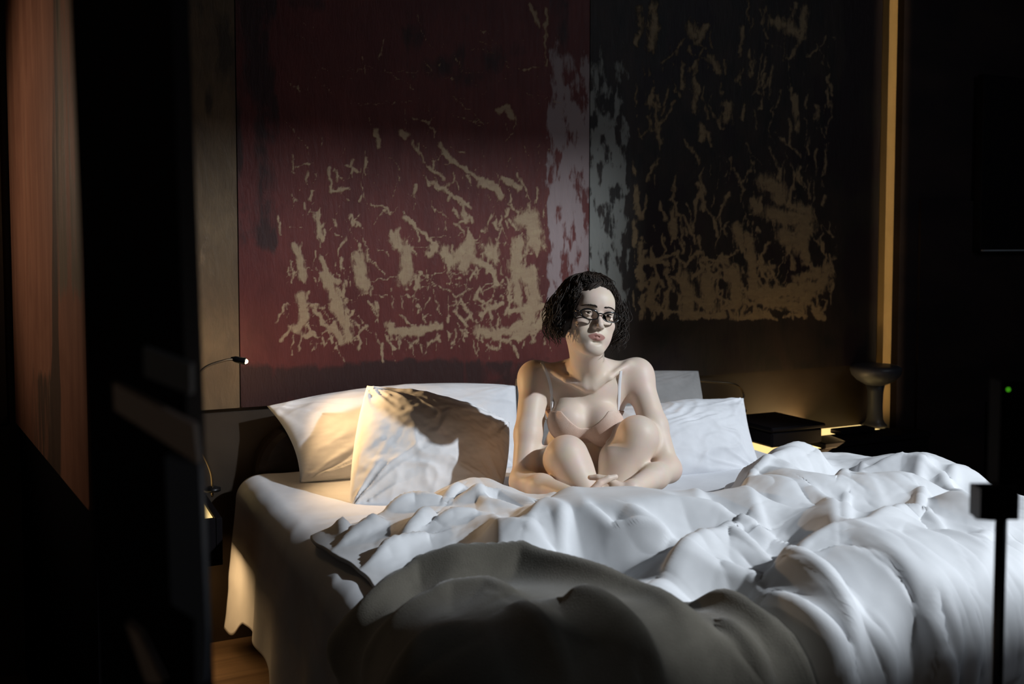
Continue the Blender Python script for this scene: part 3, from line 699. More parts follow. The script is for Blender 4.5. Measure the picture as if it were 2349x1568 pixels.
ml = WY(2008, 1005, -0.22); q = P(2010, 1000, 4.45)
lx, ly = 2.78, -0.13
for _ in range(3):
    pr = proj(np.array([lx, ly, 0.6])); lx += (2007-pr[0])*pr[2]/FPX/0.9
tl = empty('table_lamp', (lx, ly, 0.552)); tag(tl, 'unlit grey table lamp with a mushroom-shaped head and thick stem', 'lamp')
MB().lathe([(0.0, 0.001), (0.052, 0.002), (0.056, 0.012), (0.045, 0.022), (0.036, 0.04), (0.034, 0.10), (0.036, 0.17), (0.044, 0.205), (0.0, 0.206)], (lx, ly, 0.552), 36).build('stem', M_GREYLAMP, tl, smooth=True)
MB().lathe([(0.0, 0.200), (0.046, 0.200), (0.085, 0.222), (0.108, 0.245), (0.116, 0.268), (0.114, 0.283), (0.100, 0.292), (0.05, 0.298), (0.0, 0.299)], (lx, ly, 0.552), 40).build('lamp_head', M_GREYLAMP, tl, smooth=True)

def gooseneck(pts, r, label, head_dir, base):
    pts = spline(pts, 10); t = empty('reading_lamp', tuple(pts[0])); tag(t, label, 'lamp')
    MB().tube(pts, r, 10).build('flexible_arm', M_BRASSY, t, smooth=True)
    hd = np.array(head_dir, float); hd /= np.linalg.norm(hd); e = pts[-1]
    lh = MB().tube([e-hd*0.012, e+hd*0.002, e+hd*0.032, e+hd*0.036], [r, 0.010, 0.012, 0.0115], 18).build('lamp_head', M_METAL, t, smooth=True)
    MB().ball(e+hd*0.036, 0.0078, 10, sc=(1, 1, 1)).build('bulb', M_BULB, lh, smooth=True)
    MB().lathe([(0.0, 0.0), (0.028, 0.0), (0.028, 0.01), (0.012, 0.016), (0.0, 0.016)], base, 24).build('wall_mount', M_METAL, t, smooth=True)
    return e+hd*0.048
lt = WY(482, 1150, -0.10)
PL = [P(487, 1135, 3.32), P(484, 1085, 3.30), P(462, 1035, 3.24), P(432, 985, 3.17), P(418, 930, 3.14), P(435, 882, 3.15), P(470, 843, 3.18), P(512, 827, 3.21), P(538, 823, 3.23)]
PL = [np.array([PL[0][0], PL[0][1], 0.577])] + PL
hp = gooseneck(PL, 0.0042, 'lit reading lamp on a thin curved arm left of the bed', P(900, 900, 3.30)-P(540, 823, 3.23), (PL[0][0], PL[0][1], 0.576))
lamp('reading_spot_left', 'SPOT', tuple(hp), tuple(P(1000, 960, 3.18)), 21.0, (1.0, 0.63, 0.30), spot_size=math.radians(110), spot_blend=0.8, shadow_soft_size=0.012)
lamp('reading_glow_left', 'POINT', tuple(P(556, 822, 3.235)), (0, 0, 0), 4.5, (1.0, 0.66, 0.34), shadow_soft_size=0.012)
PRt = [P(1698, 935, 4.30), P(1706, 905, 4.33), P(1688, 882, 4.30), P(1640, 876, 4.26), P(1585, 872, 4.20), P(1540, 872, 4.16), P(1506, 878, 4.12)]
hp2 = gooseneck(PRt, 0.0045, 'reading lamp on a thin curved arm behind the grey pillow', P(1440, 860, 3.9)-P(1506, 878, 4.12), (PRt[0][0], PRt[0][1]+0.0, PRt[0][2]-0.016))
lamp('reading_spot_right', 'SPOT', tuple(hp2), tuple(P(1440, 860, 3.2)), 1.2, (1.0, 0.62, 0.28), spot_size=math.radians(120), spot_blend=0.8, shadow_soft_size=0.012)
# warm strip under the left nightstand and light from the glowing right-hand top
lamp('nightstand_strip', 'AREA', (-0.28, -0.24, 0.385), (-0.28, -0.24, 0.0), 1.4, (1.0, 0.62, 0.28), shape='RECTANGLE', size=0.34, size_y=0.2)
st = MB().box((-0.52, -0.30, 0.388), (-0.16, -0.27, 0.399)).build('strip_light', M_GLOW); tag(st, 'warm strip light under the left nightstand', 'light')

# ------------------------------------------------------------------ near the camera
def axbox(name, px0, px1, d, z0, z1, dep, m, parent=None, lean=0.0, mb=None):
    rt = np.array([math.cos(YAW), -math.sin(YAW), 0]); fw = FWD
    x0 = (px0-IW/2)/FPX*d; x1 = (px1-IW/2)/FPX*d; V = []
    for z in (z0, z1):
        s = lean*(1.406-z)
        for (a, b) in ((x0, d), (x1, d), (x1, d+dep), (x0, d+dep)):
            q = CAM*np.array([1, 1, 0])+rt*(a+s)+fw*b; V.append((q[0], q[1], z))
    F = [(0,1,2,3)[::-1],(4,5,6,7),(0,1,5,4),(1,2,6,5),(2,3,7,6),(3,0,4,7)]
    if mb is not None: mb.add(V, F); return
    return MB().add(V, F).build(name, m, parent)
po = empty('dark_post', tuple(P(300, 900, 1.0)*np.array([1, 1, 0]))); tag(po, 'tall black post standing close to the camera on the left', 'post')
axbox('post_body', 186, 415, 0.90, 0.0, 2.3, 0.05, M_BLACK, po, lean=0.020)
def reflection_plate(pts, d, m, name='painted_reflection'):  # reflections on the post, built as thin tinted plates
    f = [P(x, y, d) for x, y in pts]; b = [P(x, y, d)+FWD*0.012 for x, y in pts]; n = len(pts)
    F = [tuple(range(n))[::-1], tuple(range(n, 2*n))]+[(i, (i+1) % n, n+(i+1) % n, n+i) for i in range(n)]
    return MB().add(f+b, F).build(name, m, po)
reflection_plate([(328, 795), (436, 835), (436, 905), (330, 862)], 0.886, M_REFL_BLUE)
reflection_plate([(258, 878), (445, 975), (455, 1065), (262, 940)], 0.886, M_REFL_BROWN)
reflection_plate([(378, 1045), (458, 1070), (474, 1450), (470, 1568), (448, 1568), (448, 1420), (392, 1385)], 0.886, M_REFL_DARK, 'painted_side_reflection')
reflection_plate([(288, 1430), (320, 1455), (375, 1568), (335, 1568)], 0.886, M_REFL_BROWN)

sd = 1.28
stq = P(2298, 1140, sd); stand = empty('light_stand', (stq[0], stq[1], 0)); tag(stand, 'thin black light stand with a clamp, close to the camera on the right', 'stand')
zt = ZD(1115, sd)
MB().tube([(stq[0], stq[1], 0.25), (stq[0], stq[1], 0.70), (stq[0], stq[1], zt)], [0.0082, 0.0075, 0.0072], 16).build('pole', M_METAL, stand, smooth=True)
MB().tube([(stq[0], stq[1], 0.62), (stq[0], stq[1], 0.66)], 0.014, 16).build('collar', M_METAL, stand, smooth=True)
for k in range(3):
    a = math.radians(35+120*k); MB().tube([(stq[0], stq[1], 0.34), (stq[0]+0.26*math.cos(a), stq[1]+0.26*math.sin(a), 0.008)], 0.007, 8).build('leg', M_METAL, stand, smooth=True)
cl = MB(); axbox('', 2262, 2352, sd-0.02, ZD(1182, sd), ZD(1112, sd), 0.03, None, mb=cl); cl.build('clamp', M_METAL, stand)
kb = P(2256, 1160, sd); rt3 = np.array([math.cos(YAW), -math.sin(YAW), 0])
MB().tube([kb-rt3*0.010, kb+rt3*0.012], [0.017, 0.019], 14).build('knob', M_METAL, stand, smooth=True)
fl = empty('flash_unit', tuple(P(2300, 1105, sd))); tag(fl, 'black flash unit with a green indicator light, clamped on the thin stand', 'flash')
fb = MB(); axbox('', 2303, 2440, sd-0.02, ZD(1107, sd), ZD(868, sd), 0.03, None, mb=fb); fb.build('body', M_BLACK, fl)
gl = P(2313, 893, sd-0.021)
MB().ball(gl, 0.0017, 8).build('indicator_light', M_LED, fl, smooth=True)
# wall screen on the right
tv = empty('wall_screen', tuple(P(2300, 300, 4.95))); 
xl = float(WY(2236, 570, -0.13)[0]); zb = float(WY(2250, 572, -0.13)[2])
tag(tv, 'dark wall-mounted screen at the top right edge', 'television')
MB().box((xl, -0.160, zb), (4.38, -0.118, zb+0.85), bev=0.004).build('frame', M_BLACK, tv)
MB().box((xl+0.02, -0.166, zb-0.008), (4.37, -0.150, zb-0.001)).build('bottom_edge', mat('steel_edge', (0.5, 0.55, 0.6), 0.3, 0.6), tv)
rd = MB(); r0 = float(WY(2262, 1080, -0.13)[0])
for k in range(9): rd.box((r0+0.035*k, -0.150, 0.10), (r0+0.035*k+0.014, -0.117, 0.62), bev=0.003)
tag(rd.build('radiator', M_METAL), 'black upright slatted radiator against the dark wall on the right', 'radiator')
# ------------------------------------------------------------------ the person: one continuous surface from a smooth distance field
class Field:
    def __init__(s, lo, hi, h):
        s.lo = np.array(lo); s.h = h; n = np.ceil((np.array(hi)-s.lo)/h).astype(int)+1; s.n = n
        s.F = np.full(n, 0.08, dtype=np.float32)
        s.ax = [s.lo[i]+h*np.arange(n[i]) for i in range(3)]
    def sub(s, lo, hi):
        i0 = np.clip(np.floor((lo-s.lo)/s.h).astype(int), 0, s.n); i1 = np.clip(np.ceil((hi-s.lo)/s.h).astype(int)+1, 0, s.n)
        return tuple(slice(a, b) for a, b in zip(i0, i1))
    def apply(s, prim):
        fn, lo, hi, k, op = prim; m = abs(k)+0.02
        sl = s.sub(lo-m, hi+m)
        if any(q.stop <= q.start for q in sl): return
        X, Y, Z = np.meshgrid(s.ax[0][sl[0]], s.ax[1][sl[1]], s.ax[2][sl[2]], indexing='ij')
        d = fn(X, Y, Z).astype(np.float32); f = s.F[sl]
        if op == '+':
            hh = np.maximum(k-np.abs(f-d), 0)/k; s.F[sl] = np.minimum(f, d)-hh*hh*k*0.25
        else:
            hh = np.maximum(k-np.abs(-f-d), 0)/k; s.F[sl] = np.maximum(f, -d)+hh*hh*k*0.25
    def mesh(s):
        F = s.F; nx, ny, nz = F.shape; S = F < 0
        c = [S[i:nx-1+i, j:ny-1+j, k:nz-1+k] for i in (0, 1) for j in (0, 1) for k in (0, 1)]
        cnt = sum(q.astype(np.int8) for q in c); act = (cnt > 0) & (cnt < 8); idx = np.argwhere(act)
        ID = np.full(act.shape, -1, np.int64); ID[act] = np.arange(len(idx))
        acc = np.zeros((len(idx), 3)); num = np.zeros(len(idx))
        cs = [(i, j, k) for i in (0, 1) for j in (0, 1) for k in (0, 1)]
        val = {q: F[idx[:, 0]+q[0], idx[:, 1]+q[1], idx[:, 2]+q[2]] for q in cs}
        for a in cs:
            for ax in range(3):
                if a[ax] == 0:
                    b = list(a); b[ax] = 1; b = tuple(b); fa, fb_ = val[a], val[b]; m = (fa < 0) != (fb_ < 0)
                    t = np.where(m, fa/(fa-fb_+1e-12), 0); p = np.array(a, float)[None]+0*acc; p[:, ax] += t
                    acc += np.where(m[:, None], p, 0); num += m
        V = s.lo+(idx+acc/num[:, None])*s.h; Q = []
        for ax in range(3):
            o1, o2 = (ax+1) % 3, (ax+2) % 3
            sa = [slice(1, -1)]*3; sa[ax] = slice(0, -1); sb = [slice(1, -1)]*3; sb[ax] = slice(1, None)
            A_, B_ = S[tuple(sa)], S[tuple(sb)]; e = np.argwhere(A_ != B_)
            if not len(e): continue
            flip = A_[e[:, 0], e[:, 1], e[:, 2]]; off = np.ones(3, int); off[ax] = 0; e = e+off
            def cid(d1, d2):
                q = e.copy(); q[:, o1] += d1; q[:, o2] += d2; return ID[q[:, 0], q[:, 1], q[:, 2]]
            quad = np.stack([cid(-1, -1), cid(0, -1), cid(0, 0), cid(-1, 0)], 1); quad[~flip] = quad[~flip][:, ::-1]; Q.append(quad)
        Q = np.concatenate(Q); Q = Q[(Q >= 0).all(1)]
        return V, Q
def rc(a, b, ra, rb, k=0.02, op='+'):
    a = np.array(a, float); b = np.array(b, float); ba = b-a; L2 = float(ba@ba); 
    def fn(X, Y, Z):
        t = np.clip(((X-a[0])*ba[0]+(Y-a[1])*ba[1]+(Z-a[2])*ba[2])/L2, 0, 1)
        return np.sqrt((X-a[0]-t*ba[0])**2+(Y-a[1]-t*ba[1])**2+(Z-a[2]-t*ba[2])**2)-(ra+(rb-ra)*t)
    r = max(ra, rb); return (fn, np.minimum(a, b)-r, np.maximum(a, b)+r, k, op)
def el(c, r, M=None, k=0.02, op='+'):
    c = np.array(c, float); r = np.array(r, float); M = np.eye(3) if M is None else np.array(M)  # rows = local axes
    def fn(X, Y, Z):
        x, y, z = X-c[0], Y-c[1], Z-c[2]
        q = [(M[i, 0]*x+M[i, 1]*y+M[i, 2]*z) for i in range(3)]
        k0 = np.sqrt(sum((q[i]/r[i])**2 for i in range(3)))+1e-9; k1 = np.sqrt(sum((q[i]/r[i]**2)**2 for i in range(3)))+1e-9
        return np.where(k0 < 1e-3, -r.min(), k0*(k0-1)/k1)
    return (fn, c-r.max(), c+r.max(), k, op)
RT = np.array([math.cos(YAW), -math.sin(YAW), 0.0]); UPV = np.array([0, 0, 1.0]); CF = -FWD     # right, up, towards the camera
CAMM = np.stack([RT, CF, UPV])
def rows(yaw=0, pitch=0, roll=0):
    """local axes (right, forward, up) as rows; yaw turns the front to image right, pitch raises the chin, roll tips the crown to image right"""
    Y = Matrix.Rotation(-0.0, 3, 'Z')
    r, f, u = RT.copy(), CF.copy(), UPV.copy()
    def rot(v, ax, a): return np.array(Matrix.Rotation(a, 3, Vector(ax)) @ Vector(v))
    ax = u.copy(); r, f = rot(r, ax, math.radians(yaw)), rot(f, ax, math.radians(yaw))
    ax = r.copy(); f, u = rot(f, ax, math.radians(-pitch)), rot(u, ax, math.radians(-pitch))
    ax = f.copy(); r, u = rot(r, ax, math.radians(-roll)), rot(u, ax, math.radians(-roll))
    return np.stack([r, f, u])
def J(px, py, d): return np.array(P(px, py, d))
# skeleton (pixel column, pixel row, depth) ------------------------------------------------
neck0 = J(1352, 850, 3.07); c7 = J(1350, 850, 3.13)
shL, shR = J(1226, 868, 3.13), J(1462, 862, 3.13)       # image-left / image-right shoulders
elL, elR = J(1199, 1104, 2.95), J(1533, 1076, 2.97)
wrL, wrR = J(1333, 1146, 2.70), J(1444, 1124, 2.76)
chest = J(1340, 930, 3.15); belly = J(1328, 1040, 3.24); pelv = J(1318, 1120, 3.27)
knL, knR = J(1300, 1048, 2.92), J(1462, 1002, 2.96)
hipL, hipR = J(1225, 1124, 3.22), J(1405, 1124, 3.22)
anL, anR = J(1372, 1168, 2.83), J(1388, 1165, 2.90)
B = []
# torso
B += [el(chest+UPV*0.02, (0.128, 0.088, 0.115), CAMM, 0.05), el(J(1345, 890, 3.12), (0.150, 0.066, 0.060), CAMM, 0.05), el(belly, (0.112, 0.090, 0.105), CAMM, 0.05),
      el(pelv, (0.150, 0.115, 0.085), CAMM, 0.05), rc(chest, pelv, 0.09, 0.11, 0.05)]
B += [rc(shL+RT*0.02, neck0-RT*0.02-UPV*0.0+FWD*0.03, 0.036, 0.042, 0.04), rc(shR-RT*0.02, neck0+RT*0.02+FWD*0.03, 0.036, 0.042, 0.04)]
# bust
B += [el(J(1302, 968, 3.045), (0.060, 0.050, 0.060), CAMM, 0.035), el(J(1388, 978, 3.040), (0.058, 0.050, 0.062), CAMM, 0.035)]
# collar bones, sternomastoid, notch
ntc = J(1352, 888, 3.035)
B += [rc(ntc-RT*0.012, J(1300, 870, 3.042), 0.010, 0.009, 0.012), rc(J(1300, 870, 3.042), J(1250, 844, 3.095), 0.009, 0.009, 0.014),
      rc(ntc+RT*0.012, J(1398, 864, 3.042), 0.010, 0.009, 0.012), rc(J(1398, 864, 3.042), J(1440, 836, 3.095), 0.009, 0.009, 0.014)]
B += [el(J(1292, 854, 3.020), (0.038, 0.026, 0.012), rows(0, 0, 18), 0.02, '-'), el(J(1406, 848, 3.020), (0.030, 0.026, 0.012), rows(0, 0, -22), 0.02, '-'), el(J(1352, 880, 3.010), (0.010, 0.012, 0.010), CAMM, 0.015, '-')]
# arms
def arm(sh, elb, wr, sgn):
    o = [el(sh, (0.050, 0.052, 0.055), CAMM, 0.04), rc(sh, sh*0.45+elb*0.55, 0.044, 0.041, 0.03), rc(sh*0.45+elb*0.55, elb, 0.041, 0.034, 0.02),
         el(elb, (0.034, 0.036, 0.034), CAMM, 0.02), rc(elb, elb*0.65+wr*0.35, 0.036, 0.037, 0.02), rc(elb*0.65+wr*0.35, wr, 0.037, 0.0235, 0.02)]
    return o
B += arm(shL, elL, wrL, -1)+arm(shR, elR, wrR, 1)
# legs: thigh, knee with cap, shin and calf, foot
def leg(hip, kn, an, calf):
    ax = (an-kn)/np.linalg.norm(an-kn); t = kn+(an-kn)*0.33+calf*0.028
    o = [rc(hip, hip*0.4+kn*0.6, 0.086, 0.070, 0.04), rc(hip*0.4+kn*0.6, kn, 0.070, 0.056, 0.03), el(kn, (0.057, 0.057, 0.057), CAMM, 0.03),
         el(kn-FWD*0.018+UPV*0.008, (0.034, 0.034, 0.040), CAMM, 0.03), rc(kn, an, 0.049, 0.030, 0.03), rc(kn+ax*0.05, t, 0.046, 0.050, 0.03), rc(t, an, 0.050, 0.030, 0.03),
         rc(kn+ax*0.02-FWD*0.03, an-FWD*0.01, 0.024, 0.02, 0.03)]
    return o
B += leg(hipL, knL, anL, RT*-0.3+FWD*0.8)+leg(hipR, knR, anR, RT*-0.9+FWD*0.4)
for an, dr_ in ((anL, RT*0.9-FWD*0.35-UPV*0.15), (anR, -RT*0.9-FWD*0.35-UPV*0.15)):
    f0 = an-UPV*0.015; tip = f0+dr_*0.135
    B += [rc(an, f0+dr_*0.05, 0.030, 0.027, 0.02), rc(f0+dr_*0.05, tip, 0.026, 0.016, 0.015)]
    for k in range(5):
        b0 = tip+FWD*(0.022-0.011*k); B.append(rc(b0-dr_*0.01, b0+dr_*(0.026-0.003*k)-UPV*0.004, 0.0095-0.0008*k, 0.0075-0.0006*k, 0.004))
# hands closed round the shins
def hand(wr, fw_, side, pn, curl):
    """fw_ finger direction, side thumb side, pn palm normal (towards what is held)"""
    H = []; fw_ = fw_/np.linalg.norm(fw_); pn = pn-fw_*(pn@fw_); pn /= np.linalg.norm(pn); sd_ = side-fw_*(side@fw_)-pn*(side@pn); sd_ /= np.linalg.norm(sd_)
    pc = wr+fw_*0.045
    H.append(el(pc, (0.043, 0.036, 0.014), np.stack([fw_, sd_, pn]), 0.016))
    H.append(rc(wr-fw_*0.01, pc, 0.0215, 0.018, 0.02))
    for i, (o, l) in enumerate(((0.028, 0.040), (0.010, 0.045), (-0.008, 0.041), (-0.026, 0.033))):
        p = wr+fw_*(0.082-0.006*abs(i-1))+sd_*o; a = 0.0
        for j, (fr, rr_) in enumerate(((1.0, 0.0088), (0.66, 0.0080), (0.5, 0.0072))):
            a += curl*(0.8 if j == 0 else 1.1); q_ = p+(fw_*math.cos(a)+pn*math.sin(a))*l*fr; H.append(rc(p, q_, rr_, rr_*0.92, 0.004)); p = q_
    t0 = wr+fw_*0.022+sd_*0.026; t1 = t0+(fw_*0.45+sd_*0.8+pn*0.25)*0.036; t2 = t1+(fw_*0.7+sd_*0.55+pn*0.35)*0.030; t3 = t2+(fw_*0.8+sd_*0.35+pn*0.4)*0.024
    H += [rc(t0, t1, 0.013, 0.0105, 0.010), rc(t1, t2, 0.0105, 0.0092, 0.004), rc(t2, t3, 0.0092, 0.0078, 0.004)]
    return H
B += hand(wrL, RT*0.95-FWD*0.1-UPV*0.22, UPV, FWD, 0.45)
B += hand(wrR, -RT*0.85-FWD*0.15-UPV*0.45, UPV, FWD, 0.40)
# ---------------- head, local frame: x image right, y forward, z up, origin between the eyes
HR = rows(yaw=17, pitch=9, roll=9)
HO = J(1374, 719, 2.905)
def hl(x, y, z): return HO+np.array([x, y, z])@HR
def hel(c, r, k=0.01, op='+', rot=None):
    M = HR if rot is None else rot@HR
    return el(hl(*c), r, M, k, op)
def hrc(a, b, ra, rb, k=0.01, op='+'): return rc(hl(*a), hl(*b), ra, rb, k, op)
def rz_(a, ax='Y'): return np.array(Matrix.Rotation(math.radians(a), 3, ax))
H = []
H += [hel((0, -0.100, 0.034), (0.072, 0.092, 0.082), 0.03), hel((0, -0.060, 0.032), (0.063, 0.062, 0.052), 0.03), hel((0, -0.066, -0.035), (0.058, 0.064, 0.070), 0.03),
      hel((0, -0.055, -0.075), (0.040, 0.052, 0.036), 0.03)]
for s in (-1, 1):
    H += [hrc((s*0.055, -0.085, -0.050), (s*0.020, -0.028, -0.103), 0.016, 0.013, 0.03), hel((s*0.043, -0.030, -0.030), (0.021, 0.021, 0.019), 0.02), hel((s*0.034, -0.030, -0.060), (0.020, 0.020, 0.024), 0.02),
          hrc((s*0.012, -0.004, 0.019), (s*0.044, -0.019, 0.021), 0.008, 0.007, 0.014)]
    H += [hel((s*0.031, -0.003, -0.001), (0.019, 0.016, 0.0125), 0.012, '-'), hel((s*0.031, -0.0150, -0.001), (0.0148, 0.0148, 0.0140), 0.003)]
H += [hel((0, -0.020, -0.103), (0.021, 0.017, 0.016), 0.02), hel((0, -0.016, 0.040), (0.040, 0.020, 0.026), 0.03)]
# nose
H += [hrc((0, -0.004, 0.010), (0, 0.011, -0.020), 0.0068, 0.0072, 0.012), hrc((0, 0.011, -0.020), (0, 0.018, -0.034), 0.0072, 0.0088, 0.006), hel((0, 0.017, -0.037), (0.0095, 0.0100, 0.0085), 0.006)]
for s in (-1, 1):
    H += [hel((s*0.0115, 0.007, -0.040), (0.0066, 0.0095, 0.0066), 0.006), hel((s*0.0058, 0.014, -0.0465), (0.0036, 0.0055, 0.0040), 0.002, '-', rz_(-30*s, 'Z'))]
# mouth
H += [hel((0, -0.016, -0.066), (0.030, 0.017, 0.022), 0.015), hel((0, 0.004, -0.052), (0.003, 0.003, 0.007), 0.003, '-')]
for s in (-1, 1):
    H += [hrc((s*0.0025, 0.0015, -0.0628), (s*0.0260, -0.0110, -0.0685), 0.0040, 0.0018, 0.005), hrc((s*0.0, -0.0003, -0.0742), (s*0.0225, -0.0100, -0.0712), 0.0048, 0.0020, 0.005)]
H += [hrc((-0.0262, -0.008, -0.0692), (0.0, 0.0060, -0.0680), 0.0007, 0.0020, 0.002, '-'), hrc((0.0262, -0.008, -0.0692), (0.0, 0.0060, -0.0680), 0.0007, 0.0020, 0.002, '-'),
      hel((0, 0.0, -0.0850), (0.015, 0.006, 0.004), 0.008, '-')]
# eyelid openings
for s in (-1, 1):
    H.append(hel((s*0.031, 0.004, -0.0015), (0.0118, 0.0100, 0.0042), 0.0015, '-', rz_(s*4, 'Y')))
    # ears
    H += [hel((s*0.0705, -0.098, -0.012), (0.0065, 0.017, 0.029), 0.006, '+', rz_(-18*s, 'Z')), hel((s*0.0755, -0.094, -0.010), (0.004, 0.010, 0.018), 0.004, '-', rz_(-18*s, 'Z')), hel((s*0.0690, -0.090, -0.040), (0.006, 0.007, 0.009), 0.006)]
# neck
nb = J(1350, 868, 3.10)
H += [rc(hl(0, -0.095, -0.060), nb, 0.052, 0.054, 0.03), rc(hl(-0.050, -0.110, -0.040), ntc-RT*0.008+FWD*0.008, 0.012, 0.008, 0.02), rc(hl(0.050, -0.110, -0.040), ntc+RT*0.008+FWD*0.008, 0.012, 0.008, 0.02)]
ALLP = [p for p in B if p[4] == '+'][:0]+B+H
def clip_to(V, Q, keep):
    c = V[Q].mean(1); m = keep(c); Q = Q[m]; u, inv = np.unique(Q, return_inverse=True); return V[u], inv.reshape(Q.shape)
hlo, hhi = hl(0, 0, 0)-np.array([0.20, 0.20, 0.125]), hl(0, 0, 0)+np.array([0.20, 0.20, 0.15])
xlo = np.minimum(wrL, wrR)-0.11; xhi = np.maximum(wrL, wrR)+0.11
allpts = np.array([shL, shR, elL, elR, wrL, wrR, hipL, hipR, knL, knR, anL, anR, pelv])
blo = allpts.min(0)-0.16; bhi = allpts.max(0)+0.16; bhi[2] = hlo[2]+0.16; blo[2] = MZ-0.03
boxes = [(hlo, hhi, 0.0020)]
meshes = []
fb_ = Field(blo, bhi, 0.0042)
for p in ALLP: fb_.apply(p)
fb_.F = np.maximum(fb_.F, ((MZ+0.010)-fb_.ax[2])[None, None, :].astype(np.float32))
V0, Q0 = fb_.mesh()
def inside(c, lo, hi, e=0.0): return ((c > lo+e) & (c < hi-e)).all(1)
V0, Q0 = clip_to(V0, Q0, lambda c: ~inside(c, hlo, hhi, 0.004)); meshes.append((V0, Q0))
fh = Field(hlo-0.01, hhi+0.01, 0.0019)
for p in ALLP: fh.apply(p)
V1, Q1 = fh.mesh(); V1, Q1 = clip_to(V1, Q1, lambda c: inside(c, hlo, hhi)); meshes.append((V1, Q1))
Vb = np.vstack([m[0] for m in meshes]); off = 0; Qs = []
for v, q_ in meshes: Qs.append(q_+off); off += len(v)
Qb = np.vstack(Qs)
# colour: skin, lips, slight redness at joints
L3 = (Vb-HO)@HR.T
skin = np.tile(np.array([0.80, 0.65, 0.54, 1.0]), (len(Vb), 1))
def blend(mask, col):
    global skin
    skin[:, :3] = skin[:, :3]*(1-mask[:, None])+np.array(col)*mask[:, None]
hd_ = (np.abs(L3) < 0.16).all(1)
x, y, z = L3.T
wlip = np.clip(1-(np.abs(x)/0.0268)**2, 0, 1); zt_ = -0.0683+0.0098*wlip**0.7*(1-0.25*np.exp(-(x/0.003)**2)); zb_ = -0.0683-0.0125*wlip**0.7
lip = hd_*(y > -0.02)*sst(0.0015, -0.0008, z-zt_)*sst(-0.0015, 0.0008, z-zb_)*(np.abs(x) < 0.0268)
blend(lip, (0.46, 0.22, 0.19))
blend(hd_*np.exp(-((np.abs(x)-0.042)**2+(z+0.035)**2)/0.0003)*0.25*(y > -0.06), (0.70, 0.38, 0.31))
blend(hd_*(y > -0.03)*np.exp(-((np.abs(x)-0.031)/0.014)**2-((z-0.001)/0.009)**2)*0.35, (0.45, 0.28, 0.23))
for j_, r_ in ((knL, 0.05), (knR, 0.05), (elL, 0.04), (elR, 0.04)):
    blend(0.16*np.exp(-((Vb-j_)**2).sum(1)/r_**2), (0.68, 0.38, 0.32))
M_SKIN = mat('skin', (0.66, 0.47, 0.38), 0.5, spec=0.35)
_a = N(M_SKIN, 'ShaderNodeAttribute'); _a.attribute_name = 'tone'
_tc = N(M_SKIN, 'ShaderNodeTexCoord'); _n = N(M_SKIN, 'ShaderNodeTexNoise'); _n.inputs['Scale'].default_value = 22; _n.inputs['Detail'].default_value = 5
L(M_SKIN, _tc.outputs['Object'], _n.inputs['Vector']); _mx = N(M_SKIN, 'ShaderNodeMix', data_type='RGBA', blend_type='MULTIPLY'); _mx.inputs['Factor'].default_value = 0.18
L(M_SKIN, _a.outputs['Color'], _mx.inputs[6]); L(M_SKIN, _n.outputs['Color'], _mx.inputs[7]); L(M_SKIN, _mx.outputs[2], bsdf(M_SKIN).inputs['Base Color'])
bsdf(M_SKIN).inputs['Subsurface Weight'].default_value = 0.12; bsdf(M_SKIN).inputs['Subsurface Radius'].default_value = (1.0, 0.35, 0.2); bsdf(M_SKIN).inputs['Subsurface Scale'].default_value = 0.008
person = mesh_obj('person', Vb, Qb, M_SKIN, None, attrs={'tone': skin})
tag(person, 'person with short dark hair sitting on the bed, arms around bent knees, pale bra', 'person')
_sm = person.modifiers.new('smooth', 'SMOOTH'); _sm.factor = 0.5; _sm.iterations = 2

from mathutils.bvhtree import BVHTree
bvh = BVHTree.FromPolygons([tuple(v) for v in Vb], [tuple(q_) for q_ in Qb])
def surf(x_, z_, off=0.0006, dflt=0.0):
    h_ = bvh.ray_cast(Vector(hl(x_, 0.08, z_)), Vector(-HR[1]), 0.2)
    return np.array(h_[0])+HR[1]*off if h_[0] is not None else hl(x_, dflt, z_)
# eyes
M_EYE = mat('eye', (0.75, 0.72, 0.70), 0.12)
_ea = N(M_EYE, 'ShaderNodeAttribute'); _ea.attribute_name = 'tone'; L(M_EYE, _ea.outputs['Color'], bsdf(M_EYE).inputs['Base Color'])
for s in (-1, 1):
    c = hl(s*0.031, -0.0150, -0.001); mb = MB().ball(c, 0.0128, 28); Vv = np.concatenate(mb.V)
    g = np.array([0, 1, 0.0])@HR; g = g*0.75+0.35*(CAM-c)/np.linalg.norm(CAM-c); g /= np.linalg.norm(g)
    ang = np.arccos(np.clip(((Vv-c)/0.0128)@g, -1, 1)); col = np.tile([0.62, 0.58, 0.56, 1.0], (len(Vv), 1))
    col[ang < 0.48, :3] = (0.10, 0.075, 0.05); col[ang < 0.2, :3] = (0.004, 0.004, 0.004)
    mesh_obj('eye', Vv, mb.F, M_EYE, person, attrs={'tone': col})
M_HAIR = mat('dark_brown_hair', (0.018, 0.011, 0.008), 0.55, spec=0.3)
noise_color(M_HAIR, (0.010, 0.007, 0.005), (0.030, 0.018, 0.012), (300, 300, 40), 3)
rg = np.random.RandomState(11)
